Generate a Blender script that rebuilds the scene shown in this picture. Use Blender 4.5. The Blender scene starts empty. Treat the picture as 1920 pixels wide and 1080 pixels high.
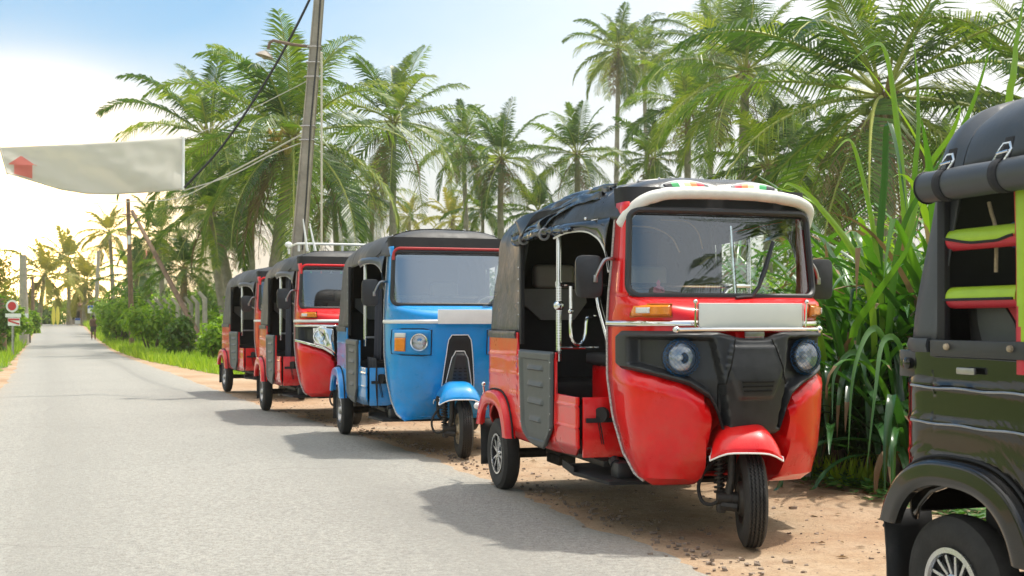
import bpy, bmesh, math, random
from math import sin, cos, pi, radians, sqrt
from mathutils import Vector, Matrix, noise, Quaternion

scene = bpy.context.scene
COL = scene.collection
H_CAM, F_PX, Y_HOR = 1.009, 2150.0, 600.0

# ------------------------------------------------------------------ camera
cam_d = bpy.data.cameras.new("camera")
cam = bpy.data.objects.new("camera", cam_d)
COL.objects.link(cam)
cam.location = (0, 0, H_CAM)
cam.rotation_euler = (radians(90), 0, 0)
cam_d.sensor_width = 36.0
cam_d.lens = 36.0 * F_PX / 1920.0
cam_d.shift_y = 60.0 / 1920.0
cam_d.clip_start = 0.05
cam_d.clip_end = 3000
cam_d.dof.use_dof = True
cam_d.dof.focus_distance = 5.6
cam_d.dof.aperture_fstop = 8.0
scene.camera = cam
scene.render.resolution_x = 1024
scene.render.resolution_y = 576

# ------------------------------------------------------------------ light
SUN_EL, SUN_AZ = radians(69), radians(60)      # azimuth from +Y towards +X
world = bpy.data.worlds.new("World")
scene.world = world
world.use_nodes = True
wt = world.node_tree
wt.nodes.clear()
def wn(t, **k):
    n = wt.nodes.new(t)
    for a, b in k.items(): setattr(n, a, b)
    return n
sky = wn('ShaderNodeTexSky', sky_type='NISHITA', sun_disc=False)
sky.sun_elevation = SUN_EL
sky.sun_rotation = SUN_AZ
sky.altitude = 0
sky.air_density = 1.0
sky.dust_density = 0.8
sky.ozone_density = 1.0
# thin bright cloud veil low in the sky and a warm low glow down the road, both part of the sky itself
tc = wn('ShaderNodeTexCoord')
nrm = wn('ShaderNodeVectorMath', operation='NORMALIZE')
wt.links.new(tc.outputs['Generated'], nrm.inputs[0])
sep = wn('ShaderNodeSeparateXYZ')
wt.links.new(nrm.outputs[0], sep.inputs[0])
def wmath(op, a, b=None, clamp=False):
    n = wn('ShaderNodeMath', operation=op, use_clamp=clamp)
    for i, v in enumerate((a, b)):
        if v is None: continue
        if isinstance(v, (int, float)): n.inputs[i].default_value = v
        else: wt.links.new(v, n.inputs[i])
    return n.outputs[0]
nz = wn('ShaderNodeTexNoise'); nz.inputs['Scale'].default_value = 2.2; nz.inputs['Detail'].default_value = 5
mp = wn('ShaderNodeMapping'); mp.inputs['Scale'].default_value = (1, 1, 3.5)
wt.links.new(nrm.outputs[0], mp.inputs[0]); wt.links.new(mp.outputs[0], nz.inputs['Vector'])
# bright thin cloud over most of the sky; a clear blue patch high over the road end (and one behind the camera)
def patch(vec, p, k):
    d = wn('ShaderNodeVectorMath', operation='DOT_PRODUCT'); wt.links.new(nrm.outputs[0], d.inputs[0]); d.inputs[1].default_value = Vector(vec).normalized()
    return wmath('MULTIPLY', wmath('POWER', wmath('MAXIMUM', d.outputs['Value'], 0.0), p), k)
blue_amt = wmath('ADD', patch((-.45, .80, .62), 7.5, 1.9), patch((.05, -.80, .45), 5.0, .95))
lowf = wmath('MULTIPLY', wmath('SUBTRACT', sep.outputs['Z'], .04), 5.0, clamp=True)
blue_amt = wmath('MULTIPLY', blue_amt, lowf)
v3 = wmath('MULTIPLY', wmath('SUBTRACT', nz.outputs['Fac'], 0.5), 0.35)
veil = wmath('ADD', wmath('SUBTRACT', 1.0, blue_amt), v3, clamp=True)
dim = wn('ShaderNodeVectorMath', operation='MULTIPLY'); dim.inputs[1].default_value = (.50, .68, .70)
wt.links.new(sky.outputs[0], dim.inputs[0])
mixv = wn('ShaderNodeMixRGB')
wt.links.new(veil, mixv.inputs[0]); wt.links.new(dim.outputs[0], mixv.inputs[1])
up = wmath('MULTIPLY', sep.outputs['Z'], 1.0, clamp=True)
mv2 = wn('ShaderNodeMixRGB'); wt.links.new(up, mv2.inputs[0]); mv2.inputs[1].default_value = (3.5, 3.65, 3.7, 1); mv2.inputs[2].default_value = (7.6, 7.4, 7.1, 1)
wt.links.new(mv2.outputs[0], mixv.inputs[2])
# warm glow
GD = Vector((-0.43, 1.0, 0.045)).normalized()
dt = wn('ShaderNodeVectorMath', operation='DOT_PRODUCT')
wt.links.new(nrm.outputs[0], dt.inputs[0]); dt.inputs[1].default_value = GD
g = wmath('MAXIMUM', dt.outputs['Value'], 0.0)
g1 = wmath('MULTIPLY', wmath('MULTIPLY', wmath('POWER', g, 42.0), wmath('SUBTRACT', 1.0, wmath('MULTIPLY', sep.outputs['Z'], 4.2), clamp=True)), 1.0)
g = wmath('POWER', g, 240.0)
mixw = wn('ShaderNodeMixRGB'); wt.links.new(g1, mixw.inputs[0]); wt.links.new(mixv.outputs[0], mixw.inputs[1]); mixw.inputs[2].default_value = (3.9, 3.35, 2.45, 1)
gm = wn('ShaderNodeMixRGB', blend_type='ADD'); gm.inputs[0].default_value = 1
gs = wn('ShaderNodeVectorMath', operation='SCALE'); gs.inputs[0].default_value = (50.0, 31.0, 12.0)
wt.links.new(g, gs.inputs['Scale'])
wt.links.new(mixw.outputs[0], gm.inputs[1]); wt.links.new(gs.outputs[0], gm.inputs[2])
bg = wn('ShaderNodeBackground'); bg.inputs['Strength'].default_value = 0.15
wo = wn('ShaderNodeOutputWorld')
wt.links.new(gm.outputs[0], bg.inputs[0]); wt.links.new(bg.outputs[0], wo.inputs[0])

sd = bpy.data.lights.new("sun", 'SUN')
sd.energy = 2.1
sd.angle = radians(2.0)
sd.color = (1.0, 0.95, 0.86)
sun = bpy.data.objects.new("sun", sd)
COL.objects.link(sun)
sv = Vector((sin(SUN_AZ) * cos(SUN_EL), cos(SUN_AZ) * cos(SUN_EL), sin(SUN_EL)))
sun.rotation_euler = (-sv).to_track_quat('-Z', 'Y').to_euler()

scene.view_settings.view_transform = 'Standard'
scene.view_settings.look = 'None'
scene.view_settings.exposure = 0.92
scene.view_settings.gamma = 1.0
scene.cycles.max_bounces = 8
scene.cycles.transparent_max_bounces = 12
scene.cycles.caustics_reflective = False
scene.cycles.caustics_refractive = False

# ------------------------------------------------------------------ helpers
def px(x, y, d):
    """world point at photo pixel (1920 wide) and distance d along the road axis"""
    return Vector(((x - 960) * d / F_PX, d, H_CAM - (y - Y_HOR) * d / F_PX))

def lerp(a, b, t): return a + (b - a) * t
def sstep(a, b, x):
    t = max(0.0, min(1.0, (x - a) / (b - a)))
    return t * t * (3 - 2 * t)
def itp(tab, x):
    if x <= tab[0][0]: return tab[0][1]
    for (x0, y0), (x1, y1) in zip(tab, tab[1:]):
        if x <= x1: return y0 + (y1 - y0) * (x - x0) / (x1 - x0)
    return tab[-1][1]

MATS = {}
def mat(name, col, rough=0.5, metal=0.0, coat=0.0, nscale=0, namt=0.0, bump=0.0, bscale=50, spec=0.5, rvar=0.0, sheen=0.0, emis=None, transm=0.0, alpha=1.0, space='Object'):
    if name in MATS: return MATS[name]
    m = bpy.data.materials.new(name); m.use_nodes = True
    nt = m.node_tree; b = nt.nodes['Principled BSDF']
    b.inputs['Base Color'].default_value = (*col, 1)
    b.inputs['Roughness'].default_value = rough
    b.inputs['Metallic'].default_value = metal
    b.inputs['Coat Weight'].default_value = coat
    b.inputs['Coat Roughness'].default_value = 0.04
    b.inputs['Specular IOR Level'].default_value = spec
    b.inputs['Transmission Weight'].default_value = transm
    tcn = nt.nodes.new('ShaderNodeTexCoord')
    if namt > 0 or rvar > 0:
        n = nt.nodes.new('ShaderNodeTexNoise'); n.inputs['Scale'].default_value = nscale or 6
        n.inputs['Detail'].default_value = 6; n.inputs['Roughness'].default_value = 0.65
        nt.links.new(tcn.outputs[space], n.inputs['Vector'])
        if namt > 0:
            mx = nt.nodes.new('ShaderNodeMixRGB'); mx.blend_type = 'MIX'
            mr = nt.nodes.new('ShaderNodeMapRange'); mr.inputs[1].default_value = 0.3; mr.inputs[2].default_value = 0.7
            nt.links.new(n.outputs['Fac'], mr.inputs[0]); nt.links.new(mr.outputs[0], mx.inputs[0])
            mx.inputs[1].default_value = (*[c * (1 - namt) for c in col], 1)
            mx.inputs[2].default_value = (*[min(1, c * (1 + namt)) for c in col], 1)
            nt.links.new(mx.outputs[0], b.inputs['Base Color'])
        if rvar > 0:
            mr2 = nt.nodes.new('ShaderNodeMapRange'); mr2.inputs[1].default_value = 0.3; mr2.inputs[2].default_value = 0.7
            mr2.inputs[3].default_value = max(0, rough - rvar); mr2.inputs[4].default_value = rough + rvar
            nt.links.new(n.outputs['Fac'], mr2.inputs[0]); nt.links.new(mr2.outputs[0], b.inputs['Roughness'])
    if bump > 0:
        n2 = nt.nodes.new('ShaderNodeTexNoise'); n2.inputs['Scale'].default_value = bscale; n2.inputs['Detail'].default_value = 4
        nt.links.new(tcn.outputs[space], n2.inputs['Vector'])
        bp = nt.nodes.new('ShaderNodeBump'); bp.inputs['Strength'].default_value = bump; bp.inputs['Distance'].default_value = 0.02
        nt.links.new(n2.outputs['Fac'], bp.inputs['Height']); nt.links.new(bp.outputs[0], b.inputs['Normal'])
    if emis:
        b.inputs['Emission Color'].default_value = (*emis[:3], 1); b.inputs['Emission Strength'].default_value = emis[3]
    MATS[name] = m
    return m

class MB:
    """collects shapes into one mesh; c = per-face tint value stored as a colour attribute"""
    def __init__(s): s.v = []; s.f = []; s.mi = []; s.c = []; s.M = None
    def add(s, vs, fs, mi=0, c=0.5):
        o = len(s.v)
        if s.M is not None: vs = [s.M @ Vector(p) for p in vs]
        s.v += [tuple(p) for p in vs]
        for f in fs: s.f.append(tuple(i + o for i in f)); s.mi.append(mi); s.c.append(c)
    def grid(s, fn, nu, nv, mi=0, c=0.5, closeu=False, flip=False):
        vs = [fn(i / nu, j / nv) for j in range(nv + 1) for i in range(nu + (0 if closeu else 1))]
        w = nu if closeu else nu + 1
        fs = []
        for j in range(nv):
            for i in range(nu):
                a, b = j * w + i, j * w + (i + 1) % w
                q = (a, b, b + w, a + w)
                fs.append(q[::-1] if flip else q)
        s.add(vs, fs, mi, c)
    def box(s, c, d, rot=None, bev=0.0, mi=0, seg=2, tint=0.5):
        bm = bmesh.new(); bmesh.ops.create_cube(bm, size=1)
        bmesh.ops.scale(bm, vec=d, verts=bm.verts)
        if bev > 0: bmesh.ops.bevel(bm, geom=bm.edges[:], offset=bev, segments=seg, affect='EDGES', profile=0.6)
        R = rot if rot is not None else Matrix.Identity(3)
        bm.verts.index_update()
        vs = [R @ v.co + Vector(c) for v in bm.verts]
        fs = [[v.index for v in f.verts] for f in bm.faces]
        bm.free(); s.add(vs, fs, mi, tint)
    def tube(s, pts, r, seg=8, mi=0, cap=True, closed=False, flat=1.0, c=0.5):
        pts = [Vector(p) for p in pts]; n = len(pts)
        rr = r if isinstance(r, (list, tuple)) else [r] * n
        vs = []; up = None
        for i, p in enumerate(pts):
            if closed: t = pts[(i + 1) % n] - pts[i - 1]
            else: t = pts[min(i + 1, n - 1)] - pts[max(i - 1, 0)]
            if t.length < 1e-9: t = Vector((0, 0, 1))
            t.normalize()
            if up is None:
                up = Vector((0, 0, 1)) if abs(t.z) < 0.9 else Vector((1, 0, 0))
            a = t.cross(up)
            if a.length < 1e-6: a = t.orthogonal()
            a.normalize(); b = a.cross(t); up = b
            for k in range(seg):
                an = 2 * pi * k / seg
                vs.append(p + a * cos(an) * rr[i] + b * sin(an) * rr[i] * flat)
        fs = []
        for i in range(n if closed else n - 1):
            for k in range(seg):
                a0 = i * seg + k; a1 = i * seg + (k + 1) % seg
                b0 = ((i + 1) % n) * seg + k; b1 = ((i + 1) % n) * seg + (k + 1) % seg
                fs.append((a0, b0, b1, a1))
        if cap and not closed:
            fs.append(tuple(range(seg))); fs.append(tuple(range((n - 1) * seg, n * seg))[::-1])
        s.add(vs, fs, mi, c)
    def lathe(s, prof, seg=24, M=None, mi=0, c=0.5, cap=False):
        """profile (r, h) revolved about local Z then placed by M"""
        M = M or Matrix.Identity(4); vs = []
        for r, h in prof:
            for k in range(seg):
                a = 2 * pi * k / seg; vs.append(M @ Vector((r * cos(a), r * sin(a), h)))
        fs = []
        for i in range(len(prof) - 1):
            for k in range(seg):
                fs.append((i * seg + k, i * seg + (k + 1) % seg, (i + 1) * seg + (k + 1) % seg, (i + 1) * seg + k))
        if cap and prof[0][0] > 1e-6: fs.append(tuple(range(seg))[::-1])
        if cap and prof[-1][0] > 1e-6: fs.append(tuple(range((len(prof) - 1) * seg, len(prof) * seg)))
        s.add(vs, fs, mi, c)
    def ball(s, c, r, seg=12, mi=0, sc=(1, 1, 1)):
        n = max(4, seg // 2)
        M = Matrix.Translation(Vector(c)) @ Matrix.Diagonal((*sc, 1))
        s.lathe([(r * sin(pi * i / n), -r * cos(pi * i / n)) for i in range(n + 1)], seg, M, mi)
    def prism(s, pts, ax, d0, d1, mi=0):
        """polygon pts (2d) extruded along axis ax from d0 to d1; ax in 'xyz'"""
        def P(a, b, d): return {'x': (d, a, b), 'y': (a, d, b), 'z': (a, b, d)}[ax]
        n = len(pts)
        vs = [P(a, b, d0) for a, b in pts] + [P(a, b, d1) for a, b in pts]
        fs = [tuple(range(n)), tuple(range(2 * n - 1, n - 1, -1))] + [(i, i + n, (i + 1) % n + n, (i + 1) % n) for i in range(n)]
        s.add(vs, fs, mi)
    def build(s, name, mats, parent=None, smooth=True, ang=38, solid=0.0, label=None, fixn=True):
        me = bpy.data.meshes.new(name)
        me.from_pydata(s.v, [], s.f)
        if not isinstance(mats, (list, tuple)): mats = [mats]
        for m in mats: me.materials.append(m)
        me.polygons.foreach_set('material_index', s.mi)
        at = me.attributes.new('tint', 'FLOAT', 'FACE'); at.data.foreach_set('value', s.c)
        if fixn or smooth:
            bm = bmesh.new(); bm.from_mesh(me)
            if fixn:
                bmesh.ops.remove_doubles(bm, verts=bm.verts, dist=1e-5)
                bmesh.ops.recalc_face_normals(bm, faces=bm.faces)
            if smooth:
                ca = radians(ang)
                for e in bm.edges:
                    if len(e.link_faces) == 2 and e.calc_face_angle(0) > ca: e.smooth = False
                for f in bm.faces: f.smooth = True
            bm.to_mesh(me); bm.free()
        o = bpy.data.objects.new(name, me); COL.objects.link(o)
        if parent: o.parent = parent
        if solid:
            md = o.modifiers.new('solid', 'SOLIDIFY'); md.thickness = abs(solid); md.offset = -1 if solid > 0 else 1
        if label: o['label'] = label
        return o

def tag(o, label=None, cat=None, group=None, kind=None):
    if label: o['label'] = label
    if cat: o['category'] = cat
    if group: o['group'] = group
    if kind: o['kind'] = kind
    return o
def empty(name, loc, rz=0.0, **k):
    o = bpy.data.objects.new(name, None); COL.objects.link(o)
    o.location = loc; o.rotation_euler = (0, 0, rz); o.empty_display_size = 0.1
    tag(o, **k); return o
def R3(ax, a): return Matrix.Rotation(a, 3, ax)
def R4(ax, a): return Matrix.Rotation(a, 4, ax)
def T4(x, y, z): return Matrix.Translation((x, y, z))
def curve_pts(pts, n=8):
    """Catmull-Rom through pts"""
    P = [Vector(p) for p in pts]; P = [2 * P[0] - P[1]] + P + [2 * P[-1] - P[-2]]; out = []
    for i in range(1, len(P) - 2):
        for k in range(n):
            t = k / n
            out.append(0.5 * ((2 * P[i]) + (-P[i-1] + P[i+1]) * t + (2*P[i-1] - 5*P[i] + 4*P[i+1] - P[i+2]) * t*t + (-P[i-1] + 3*P[i] - 3*P[i+1] + P[i+2]) * t**3))
    out.append(P[-2]); return out

# ------------------------------------------------------------------ ground
ROAD_R = [(-14, 7.7), (-12, 6.9), (-5, 4.4), (0, 2.42), (4.57, .83), (7.35, -.137), (8.68, -.646), (10.8, -1.61), (14, -3.12), (17.35, -4.55), (23.6, -7.2), (33.4, -11.4), (48, -17.3), (54, -19.7), (75, -28.0), (110, -42), (300, -118)]
ROAD_L = [(-12, 3.2), (-5, .8), (0, -1.05), (10.4, -5.0), (17.4, -7.75), (24, -10.4), (33, -14.2), (54, -22.6), (75, -31.2), (110, -45.5), (300, -122)]
HT = [(-50, 0), (38, 0), (54, .2), (75, .59), (90, .62), (600, .62)]
def edge_r(y): return itp(ROAD_R, y)
def edge_l(y): return itp(ROAD_L, y)
def ground_z(x, y):
    z = itp(HT, y)
    dr = x - edge_r(y); dl = edge_l(y) - x
    z -= 0.005
    z -= 0.004 * sstep(0.0, .35, dr)
    if dr > 0: z += 0.010 * noise.noise(Vector((x * 1.7, y * 1.7, 3))) * sstep(0, .5, dr) + 0.006 * noise.noise(Vector((x * 6, y * 6, 7)))* sstep(0, .3, dr)
    z += 0.10 * sstep(2.6, 5, dr) * 1 + 0.15 * sstep(6, 20, dr) + 0.06 * sstep(0.5, 3, dl)
    return z
def road_z(x, y):
    yr, yl = edge_r(y), edge_l(y)
    e = min(x - yl, yr - x)
    return itp(HT, y) + 0.006 - 0.012 * (1 - sstep(-0.1, 0.35, e)) + .004 * noise.noise(Vector((x * .8, y * .8, 0)))

def nodes_of(m): return m.node_tree.nodes, m.node_tree.links
def ramp(nt, fac, stops):
    r = nt.nodes.new('ShaderNodeValToRGB'); e = r.color_ramp.elements
    e[0].position, e[0].color = stops[0][0], (*stops[0][1], 1)
    e[1].position, e[1].color = stops[-1][0], (*stops[-1][1], 1)
    for p, c in stops[1:-1]:
        x = e.new(p); x.color = (*c, 1)
    nt.links.new(fac, r.inputs[0]); return r.outputs[0]
def ntex(nt, co, scale, detail=4, rough=.6, kind='ShaderNodeTexNoise'):
    n = nt.nodes.new(kind); n.inputs['Scale'].default_value = scale
    if kind == 'ShaderNodeTexNoise': n.inputs['Detail'].default_value = detail; n.inputs['Roughness'].default_value = rough
    nt.links.new(co, n.inputs['Vector']); return n
def mixc(nt, fac, a, b, blend='MIX'):
    m = nt.nodes.new('ShaderNodeMixRGB'); m.blend_type = blend
    for i, v in ((0, fac), (1, a), (2, b)):
        if isinstance(v, (int, float)): m.inputs[i].default_value = v
        elif isinstance(v, tuple): m.inputs[i].default_value = (*v, 1)
        else: nt.links.new(v, m.inputs[i])
    return m.outputs[0]

def dirt_mat():
    m = bpy.data.materials.new('sandy_dirt'); m.use_nodes = True; nt = m.node_tree; b = nt.nodes['Principled BSDF']
    co = nt.nodes.new('ShaderNodeTexCoord').outputs['Object']
    n1 = ntex(nt, co, .9, 6); n2 = ntex(nt, co, 9, 6, .7); n3 = ntex(nt, co, 60, 5, .75)
    c = ramp(nt, n1.outputs['Fac'], [(.32, (.43, .27, .16)), (.5, (.52, .37, .24)), (.68, (.59, .47, .34))])
    c = mixc(nt, ramp(nt, n2.outputs['Fac'], [(.45, (0, 0, 0)), (.66, (.5, .5, .5))]), c, (.36, .22, .13))
    c = mixc(nt, ramp(nt, n3.outputs['Fac'], [(.5, (0, 0, 0)), (.66, (.55, .55, .55))]), c, (.24, .17, .12))
    v = ntex(nt, co, 45, kind='ShaderNodeTexVoronoi')
    c = mixc(nt, ramp(nt, v.outputs['Distance'], [(.10, (.6, .6, .6)), (.2, (0, 0, 0))]), c, (.30, .24, .19))
    nt.links.new(c, b.inputs['Base Color']); b.inputs['Roughness'].default_value = .95; b.inputs['Specular IOR Level'].default_value = .2
    bp = nt.nodes.new('ShaderNodeBump'); bp.inputs['Strength'].default_value = .9; bp.inputs['Distance'].default_value = .012
    ad = nt.nodes.new('ShaderNodeMath'); nt.links.new(n2.outputs['Fac'], ad.inputs[0]); nt.links.new(n3.outputs['Fac'], ad.inputs[1])
    nt.links.new(ad.outputs[0], bp.inputs['Height']); nt.links.new(bp.outputs[0], b.inputs['Normal'])
    return m
def asphalt_mat():
    m = bpy.data.materials.new('worn_asphalt'); m.use_nodes = True; nt = m.node_tree; b = nt.nodes['Principled BSDF']
    co = nt.nodes.new('ShaderNodeTexCoord').outputs['Object']
    n1 = ntex(nt, co, .5, 5); n2 = ntex(nt, co, 5, 5); v = ntex(nt, co, 75, kind='ShaderNodeTexVoronoi'); n3 = ntex(nt, co, 120, 4, .85)
    c = ramp(nt, n1.outputs['Fac'], [(.3, (.32, .312, .28)), (.7, (.42, .41, .37))])
    c = mixc(nt, ramp(nt, n2.outputs['Fac'], [(.5, (0, 0, 0)), (.75, (.45, .45, .45))]), c, (.215, .20, .175))
    c = mixc(nt, ramp(nt, v.outputs['Color'], [(.2, (0, 0, 0)), (.95, (.8, .8, .8))]), c, (.40, .37, .32))
    c = mixc(nt, ramp(nt, n3.outputs['Fac'], [(.40, (.8, .8, .8)), (.52, (0, 0, 0))]), c, (.17, .165, .15))
    n7 = ntex(nt, co, 34, 3, .9); c = mixc(nt, .36, c, ramp(nt, n7.outputs['Fac'], [(.36, (.20, .19, .17)), (.5, (.38, .37, .33)), (.64, (.60, .58, .52))]))
    at = nt.nodes.new('ShaderNodeAttribute'); at.attribute_name = 'tint'
    n5 = ntex(nt, co, 1.6, 6, .7); n6 = ntex(nt, co, 22, 5, .7)
    e = ramp(nt, at.outputs['Fac'], [(0, (1, 1, 1)), (.05, (.45, .45, .45)), (.16, (0, 0, 0)), (.86, (0, 0, 0)), (.95, (.35, .35, .35)), (1, (.8, .8, .8))])
    e2 = mixc(nt, 1.0, e, ramp(nt, n5.outputs['Fac'], [(.35, (0, 0, 0)), (.62, (1, 1, 1))]), 'MULTIPLY')
    c = mixc(nt, e2, c, (.46, .37, .27))
    w = ramp(nt, at.outputs['Fac'], [(0, (0, 0, 0)), (.2, (.0, .0, .0)), (.3, (.55, .55, .55)), (.42, (0, 0, 0)), (.6, (0, 0, 0)), (.72, (.55, .55, .55)), (.82, (0, 0, 0))])
    c = mixc(nt, w, c, (.29, .28, .25))
    c = mixc(nt, ramp(nt, n6.outputs['Fac'], [(.62, (0, 0, 0)), (.72, (.55, .55, .55))]), c, (.17, .16, .145))
    vc = ntex(nt, co, .55, kind='ShaderNodeTexVoronoi'); vc.feature = 'DISTANCE_TO_EDGE'
    wv = mixc(nt, .12, co, ntex(nt, co, 3.0, 4).outputs['Color']); nt.links.new(wv, vc.inputs['Vector'])
    ck = ramp(nt, vc.outputs['Distance'], [(.0, (.22, .22, .22)), (.006, (0, 0, 0))])
    ck = mixc(nt, 1.0, ck, ramp(nt, n1.outputs['Fac'], [(.52, (0, 0, 0)), (.60, (1, 1, 1))]), 'MULTIPLY')
    c = mixc(nt, ck, c, (.12, .11, .10))
    nt.links.new(c, b.inputs['Base Color']); b.inputs['Roughness'].default_value = .8; b.inputs['Specular IOR Level'].default_value = .35
    bp = nt.nodes.new('ShaderNodeBump'); bp.inputs['Strength'].default_value = .7; bp.inputs['Distance'].default_value = .006
    ad = nt.nodes.new('ShaderNodeMath'); nt.links.new(v.outputs['Distance'], ad.inputs[0]); nt.links.new(n3.outputs['Fac'], ad.inputs[1])
    nt.links.new(ad.outputs[0], bp.inputs['Height']); nt.links.new(bp.outputs[0], b.inputs['Normal'])
    return m
def turf_mat():
    m = bpy.data.materials.new('grassy_soil'); m.use_nodes = True; nt = m.node_tree; b = nt.nodes['Principled BSDF']
    co = nt.nodes.new('ShaderNodeTexCoord').outputs['Object']
    n1 = ntex(nt, co, .7, 6); n2 = ntex(nt, co, 14, 5)
    c = ramp(nt, n1.outputs['Fac'], [(.3, (.12, .20, .025)), (.6, (.22, .30, .045)), (.75, (.30, .30, .10))])
    c = mixc(nt, ramp(nt, n2.outputs['Fac'], [(.4, (0, 0, 0)), (.7, (.6, .6, .6))]), c, (.05, .08, .015))
    nt.links.new(c, b.inputs['Base Color']); b.inputs['Roughness'].default_value = .95
    return m

def rows():
    ys = []; y = -14.0
    while y < 380:
        ys.append(y); y += 0.09 if 2 < y < 11 else (.3 if y < 30 else (1.5 if y < 100 else 30))
    return ys
def ground():
    b = MB(); ys = rows()
    offs = [-260, -150, -60, -25, -10, -4, -1.5, -.6, -.2]
    offr = [0, .12, .25, .4] + [.4 + .16 * k for k in range(1, 22)] + [4.4, 5.2, 6.5, 9, 14, 25, 60, 150, 280]
    W = None; vs = []
    for y in ys:
        l, r = edge_l(y), edge_r(y)
        row = [l + o for o in offs] + [lerp(l, r, .5)] + [r + o for o in offr]
        W = len(row)
        for x in row:
            z = ground_z(x, y) - (.05 if l + .1 < x < r - .05 else 0)
            vs.append((x, y, z))
    fs = []
    for j in range(len(ys) - 1):
        for i in range(W - 1):
            a = j * W + i; fs.append((a, a + 1, a + W + 1, a + W))
    b.add(vs, fs)
    o = b.build('ground', dirt_mat()); tag(o, kind='structure'); o['label'] = 'sandy brown dirt verge beside the road'
    # grassy soil beyond the dirt verge, a sheet just above the ground
    b = MB()
    t0 = [(-12, 3.1), (5, 2.15), (9, 2.1), (13, 2.4), (17, 1.6), (22, .75), (28, .3), (40, .15), (80, .2), (600, .2)]
    vs = []; offs = [0, .3, .8, 1.6, 3, 5, 8, 14, 25, 60, 150, 275]
    for y in ys:
        for o_ in offs:
            x = edge_r(y) + itp(t0, y) + o_ + (.25 * noise.noise(Vector((y * .9, 1, 5))) if o_ < .1 else 0)
            vs.append((x, y, ground_z(x, y) + .018 * (0.3 if o_ == 0 else 1)))
    W = len(offs)
    fs = [(j * W + i, j * W + i + 1, (j + 1) * W + i + 1, (j + 1) * W + i) for j in range(len(ys) - 1) for i in range(W - 1)]
    b.add(vs, fs)
    tb = [(-12, 1.0), (10, 1.0), (17, .55), (24, .2), (35, .05), (600, .05)]
    vs = []; offs = [0, .3, .8, 1.6, 3, 5, 8, 14, 25, 60, 150, 255]
    for y in ys:
        for o_ in offs:
            x = edge_l(y) - itp(tb, y) - o_ + (.25 * noise.noise(Vector((y * .9, 1, 9))) if o_ < .1 else 0)
            vs.append((x, y, ground_z(x, y) + .018 * (0.3 if o_ == 0 else 1)))
    fs = [(j * W + i + 1, j * W + i, (j + 1) * W + i, (j + 1) * W + i + 1) for j in range(len(ys) - 1) for i in range(W - 1)]
    b.add(vs, fs)
    o = b.build('grassy_ground', turf_mat()); tag(o, kind='structure')
    # asphalt
    b = MB(); vs = []; N = 26
    yy = []; y = -12.0
    while y < 110:
        yy.append(y); y += 0.05 if 2 < y < 13 else (.2 if y < 32 else 1.0)
    for y in yy:
        j1 = .07 * noise.noise(Vector((0, y * 1.1, 0))) + .085 * noise.noise(Vector((3, y * 3.3, 0))) + .055 * noise.noise(Vector((8, y * 9, 0))) + .03 * noise.noise(Vector((8, y * 23, 0)))
        j2 = .10 * noise.noise(Vector((5, y * 1.1, 0))) + .05 * noise.noise(Vector((9, y * 4, 0)))
        l, r = edge_l(y) + j2, edge_r(y) + j1
        for i in range(N + 1):
            t = i / N; t = lerp(t, sstep(0, 1, t), .6)
            x = lerp(l, r, t); z = road_z(x, y)
            if i in (0, N): z = ground_z(x, y) - .01
            vs.append((x, y, z))
    W = N + 1
    fs = [(j * W + i, j * W + i + 1, (j + 1) * W + i + 1, (j + 1) * W + i) for j in range(len(yy) - 1) for i in range(N)]
    b.add(vs, fs); b.c = [((k % N) + .5) / N for k in range(len(fs))]
    o = b.build('road', asphalt_mat(), ang=60); tag(o, kind='structure'); o['label'] = 'narrow worn grey asphalt road with a ragged edge'
ground()
# ------------------------------------------------------------------ three-wheeler builder
def paint(name, col, dust=.42):
    m = mat(name, col, rough=.32, coat=.75, spec=.3, nscale=7, namt=.09, rvar=.08, bump=.02, bscale=6)
    nt = m.node_tree; p = nt.nodes['Principled BSDF']; p.inputs['Coat IOR'].default_value = 1.45; src = p.inputs['Base Color'].links[0].from_socket
    co = nt.nodes.new('ShaderNodeTexCoord').outputs['Object']; sp = nt.nodes.new('ShaderNodeSeparateXYZ'); nt.links.new(co, sp.inputs[0])
    n1 = ntex(nt, co, 5, 8, .75); n2 = ntex(nt, co, 45, 5, .8)
    mr = nt.nodes.new('ShaderNodeMapRange'); nt.links.new(sp.outputs['Z'], mr.inputs[0]); mr.inputs[1].default_value = .75; mr.inputs[2].default_value = .22; mr.inputs[3].default_value = 0; mr.inputs[4].default_value = 1
    k = nt.nodes.new('ShaderNodeMath'); k.operation = 'MULTIPLY'; nt.links.new(mr.outputs[0], k.inputs[0]); nt.links.new(ramp(nt, n1.outputs['Fac'], [(.45, (0, 0, 0)), (.75, (dust, dust, dust))]), k.inputs[1])
    k2 = nt.nodes.new('ShaderNodeMath'); k2.operation = 'ADD'; k2.use_clamp = True; nt.links.new(k.outputs[0], k2.inputs[0]); nt.links.new(ramp(nt, n2.outputs['Fac'], [(.63, (0, 0, 0)), (.78, (.10, .10, .10))]), k2.inputs[1])
    c = mixc(nt, k2.outputs[0], src, (.36, .24, .16)); nt.links.new(c, p.inputs['Base Color'])
    cw = nt.nodes.new('ShaderNodeMath'); cw.operation = 'MULTIPLY_ADD'; nt.links.new(k2.outputs[0], cw.inputs[0]); cw.inputs[1].default_value = -.75; cw.inputs[2].default_value = .75; nt.links.new(cw.outputs[0], p.inputs['Coat Weight'])
    return m
M_RED = paint('red_paint', (.78, .002, .005))
M_RED2 = paint('faded_red_paint', (.70, .010, .012))
M_BLUE = paint('blue_paint', (.003, .30, .74))
M_BLACKP = paint('black_paint', (.005, .0055, .0055), .15)
M_BLACKP.node_tree.nodes['Principled BSDF'].inputs['Specular IOR Level'].default_value = .35
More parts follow.
